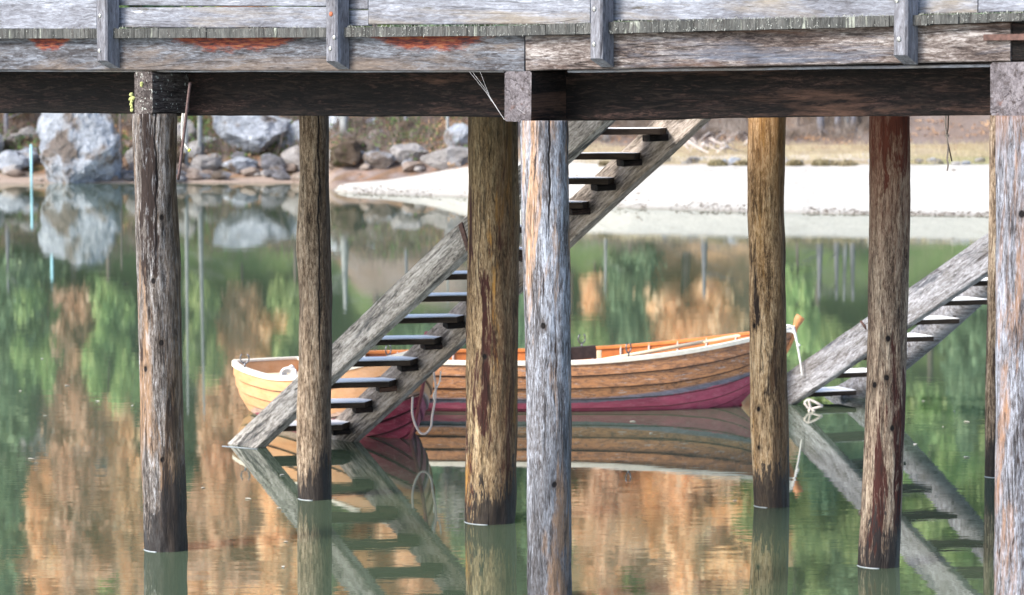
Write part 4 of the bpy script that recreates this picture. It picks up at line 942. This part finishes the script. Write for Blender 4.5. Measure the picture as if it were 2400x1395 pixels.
# undergrowth on the bank
def scatter(name, label, n, pxr, yr, size, mat, lift, seed, sticks=False, thr=-.1):
    g = np.random.default_rng(seed); P = []
    while len(P) < n:
        p = G(g.uniform(*pxr), g.uniform(*yr))
        if mn.noise(Vector((p.x*.7+seed, p.y*.7, 0))) < thr: 
            if g.uniform() < .8: continue
        for _ in range(18): P.append((p.x+g.normal()*.22, p.y+g.normal()*.22, ground(p.x, p.y)+abs(g.normal())*lift))
    P = np.array(P[:n])
    if sticks:
        d = np.stack([g.normal(size=n)*.35, g.normal(size=n)*.3, np.abs(g.normal(size=n))*.7+.15], 1)*size; wv = np.stack([np.full(n, .007), np.zeros(n), np.zeros(n)], 1)
        T = np.stack([P-wv, P+wv, P+d], 1)
    else: T = leaves(P, size, g)
    o = link(name, npmesh(name, T.reshape(-1, 3), 3), mat); tag(o, label, 'undergrowth', kind='stuff')
lo = leaf_mat('litter_orange', (.20, .09, .05), (.36, .19, .09), (.55, .34, .18), .1); lg = leaf_mat('herb_green', (.04, .08, .02), (.09, .16, .04), (.20, .26, .07), .2)
lb = leaf_mat('brush_brown', (.06, .045, .035), (.17, .125, .10), (.30, .25, .22), 0); lt = leaf_mat('dry_grass', (.28, .22, .12), (.46, .38, .22), (.62, .54, .34), .1)
scatter('undergrowth', 'orange and brown fallen leaves on the far left bank', 9000, (-80, 1090), (268, 395), .07, lo, .10, 1, thr=.02)
scatter('undergrowth', 'low green plants on the far left bank', 7000, (-80, 1090), (268, 380), .08, lg, .22, 2, thr=.12)
scatter('brush', 'bare grey brown brushwood on the far bank', 16000, (-80, 1095), (266, 372), .45, lb, .12, 3, True, thr=-.02)
scatter('brush', 'bare brushwood and roots behind the beach', 9000, (1330, 2050), (285, 335), .4, lb, .15, 4, True)
scatter('dry_grass', 'dry grass fringe along the top of the beach and the meadow', 9000, (1340, 2400), (340, 388), .16, lt, .03, 5, True, thr=.05)
scatter('undergrowth', 'fallen leaves on the bank behind the meadow', 1800, (1330, 2400), (285, 340), .07, lo, .06, 6)
# tussocks along the top of the beach
tus = leaf_mat('tussock_olive', (.16, .13, .06), (.30, .25, .13), (.46, .40, .24), .1)
def tussock(px, yb, wpx, lab):
    p = G(px, yb); r = wpx*p.y/F/2; g = np.random.default_rng(int(px)); d = g.normal(size=(1500, 3)); d /= np.linalg.norm(d, axis=1)[:, None]; d[:, 2] = np.abs(d[:, 2])
    Q = d*g.uniform(.4, 1, 1500)[:, None]*np.array([r, r*.7, r*.55]); T = leaves(Q, .07, g)
    o = link('shrub', npmesh('shrub', T.reshape(-1, 3), 3), tus); o.location = p; tag(o, lab, 'shrub', 'low shrubs along the top of the beach')
for px, wp in ((1682, 44), (1738, 34), (1862, 40), (1925, 46), (1958, 34), (1988, 40), (1420, 30)):
    tussock(px, 389, wp, {1682: 'low olive shrub left of the yellowish pile', 1738: 'small shrub partly hidden by the yellowish pile', 1862: 'low shrub just right of the yellowish pile', 1420: 'low shrub seen between the stair treads'}.get(px, 'low olive shrub in the clump left of the maroon streaked pile'))
# brush heap
hp = empty('brushwood_heap', G(1700, 352), 'heap of bleached driftwood branches at the top of the beach left of the yellowish pile', 'branches')
g = random.Random(9)
for k in range(46):
    p = G(g.uniform(1615, 1760), g.uniform(325, 362)); a = g.uniform(0, 3.14); L = g.uniform(.35, 1.0)
    tube('branch', [p, p+Vector((math.cos(a)*L*.5, math.sin(a)*L*.4, g.uniform(.08, .3))), p+Vector((math.cos(a+.3)*L, math.sin(a+.3)*L, g.uniform(.0, .4)))], g.uniform(.015, .035), g.choice([twm, twm, bark]), hp, 5, k=3)

# small leaves drifting on the lake
fl = random.Random(4); flm = flat('drifting_leaf', (.50, .47, .40), .7)
for i in range(22):
    px, py = fl.choice([(fl.uniform(30, 320), fl.uniform(780, 1380)), (fl.uniform(450, 690), fl.uniform(1080, 1380)), (fl.uniform(1350, 1750), fl.uniform(985, 1380)), (fl.uniform(2130, 2300), fl.uniform(880, 1180))])
    p = W(px, py); a = fl.uniform(0, 6.3); k = fl.uniform(.010, .022); V = []
    for t in range(8):
        b_ = t*math.pi/4; x_, y_ = math.cos(b_)*k*1.6, math.sin(b_)*k*(.8+.3*math.cos(b_)); V.append((x_*math.cos(a)-y_*math.sin(a), x_*math.sin(a)+y_*math.cos(a), .004+.35*abs(y_)))
    V += [(x, y, z-.002) for x, y, z in V]
    o = link('floating_leaf', mesh('floating_leaf', V, [tuple(range(8)), tuple(range(15, 7, -1))]+[(t, t+8, (t+1) % 8+8, (t+1) % 8) for t in range(8)]), flm); o.location = p
    tag(o, 'tiny pale leaf floating on the still lake', 'leaf', 'leaves drifting on the lake')
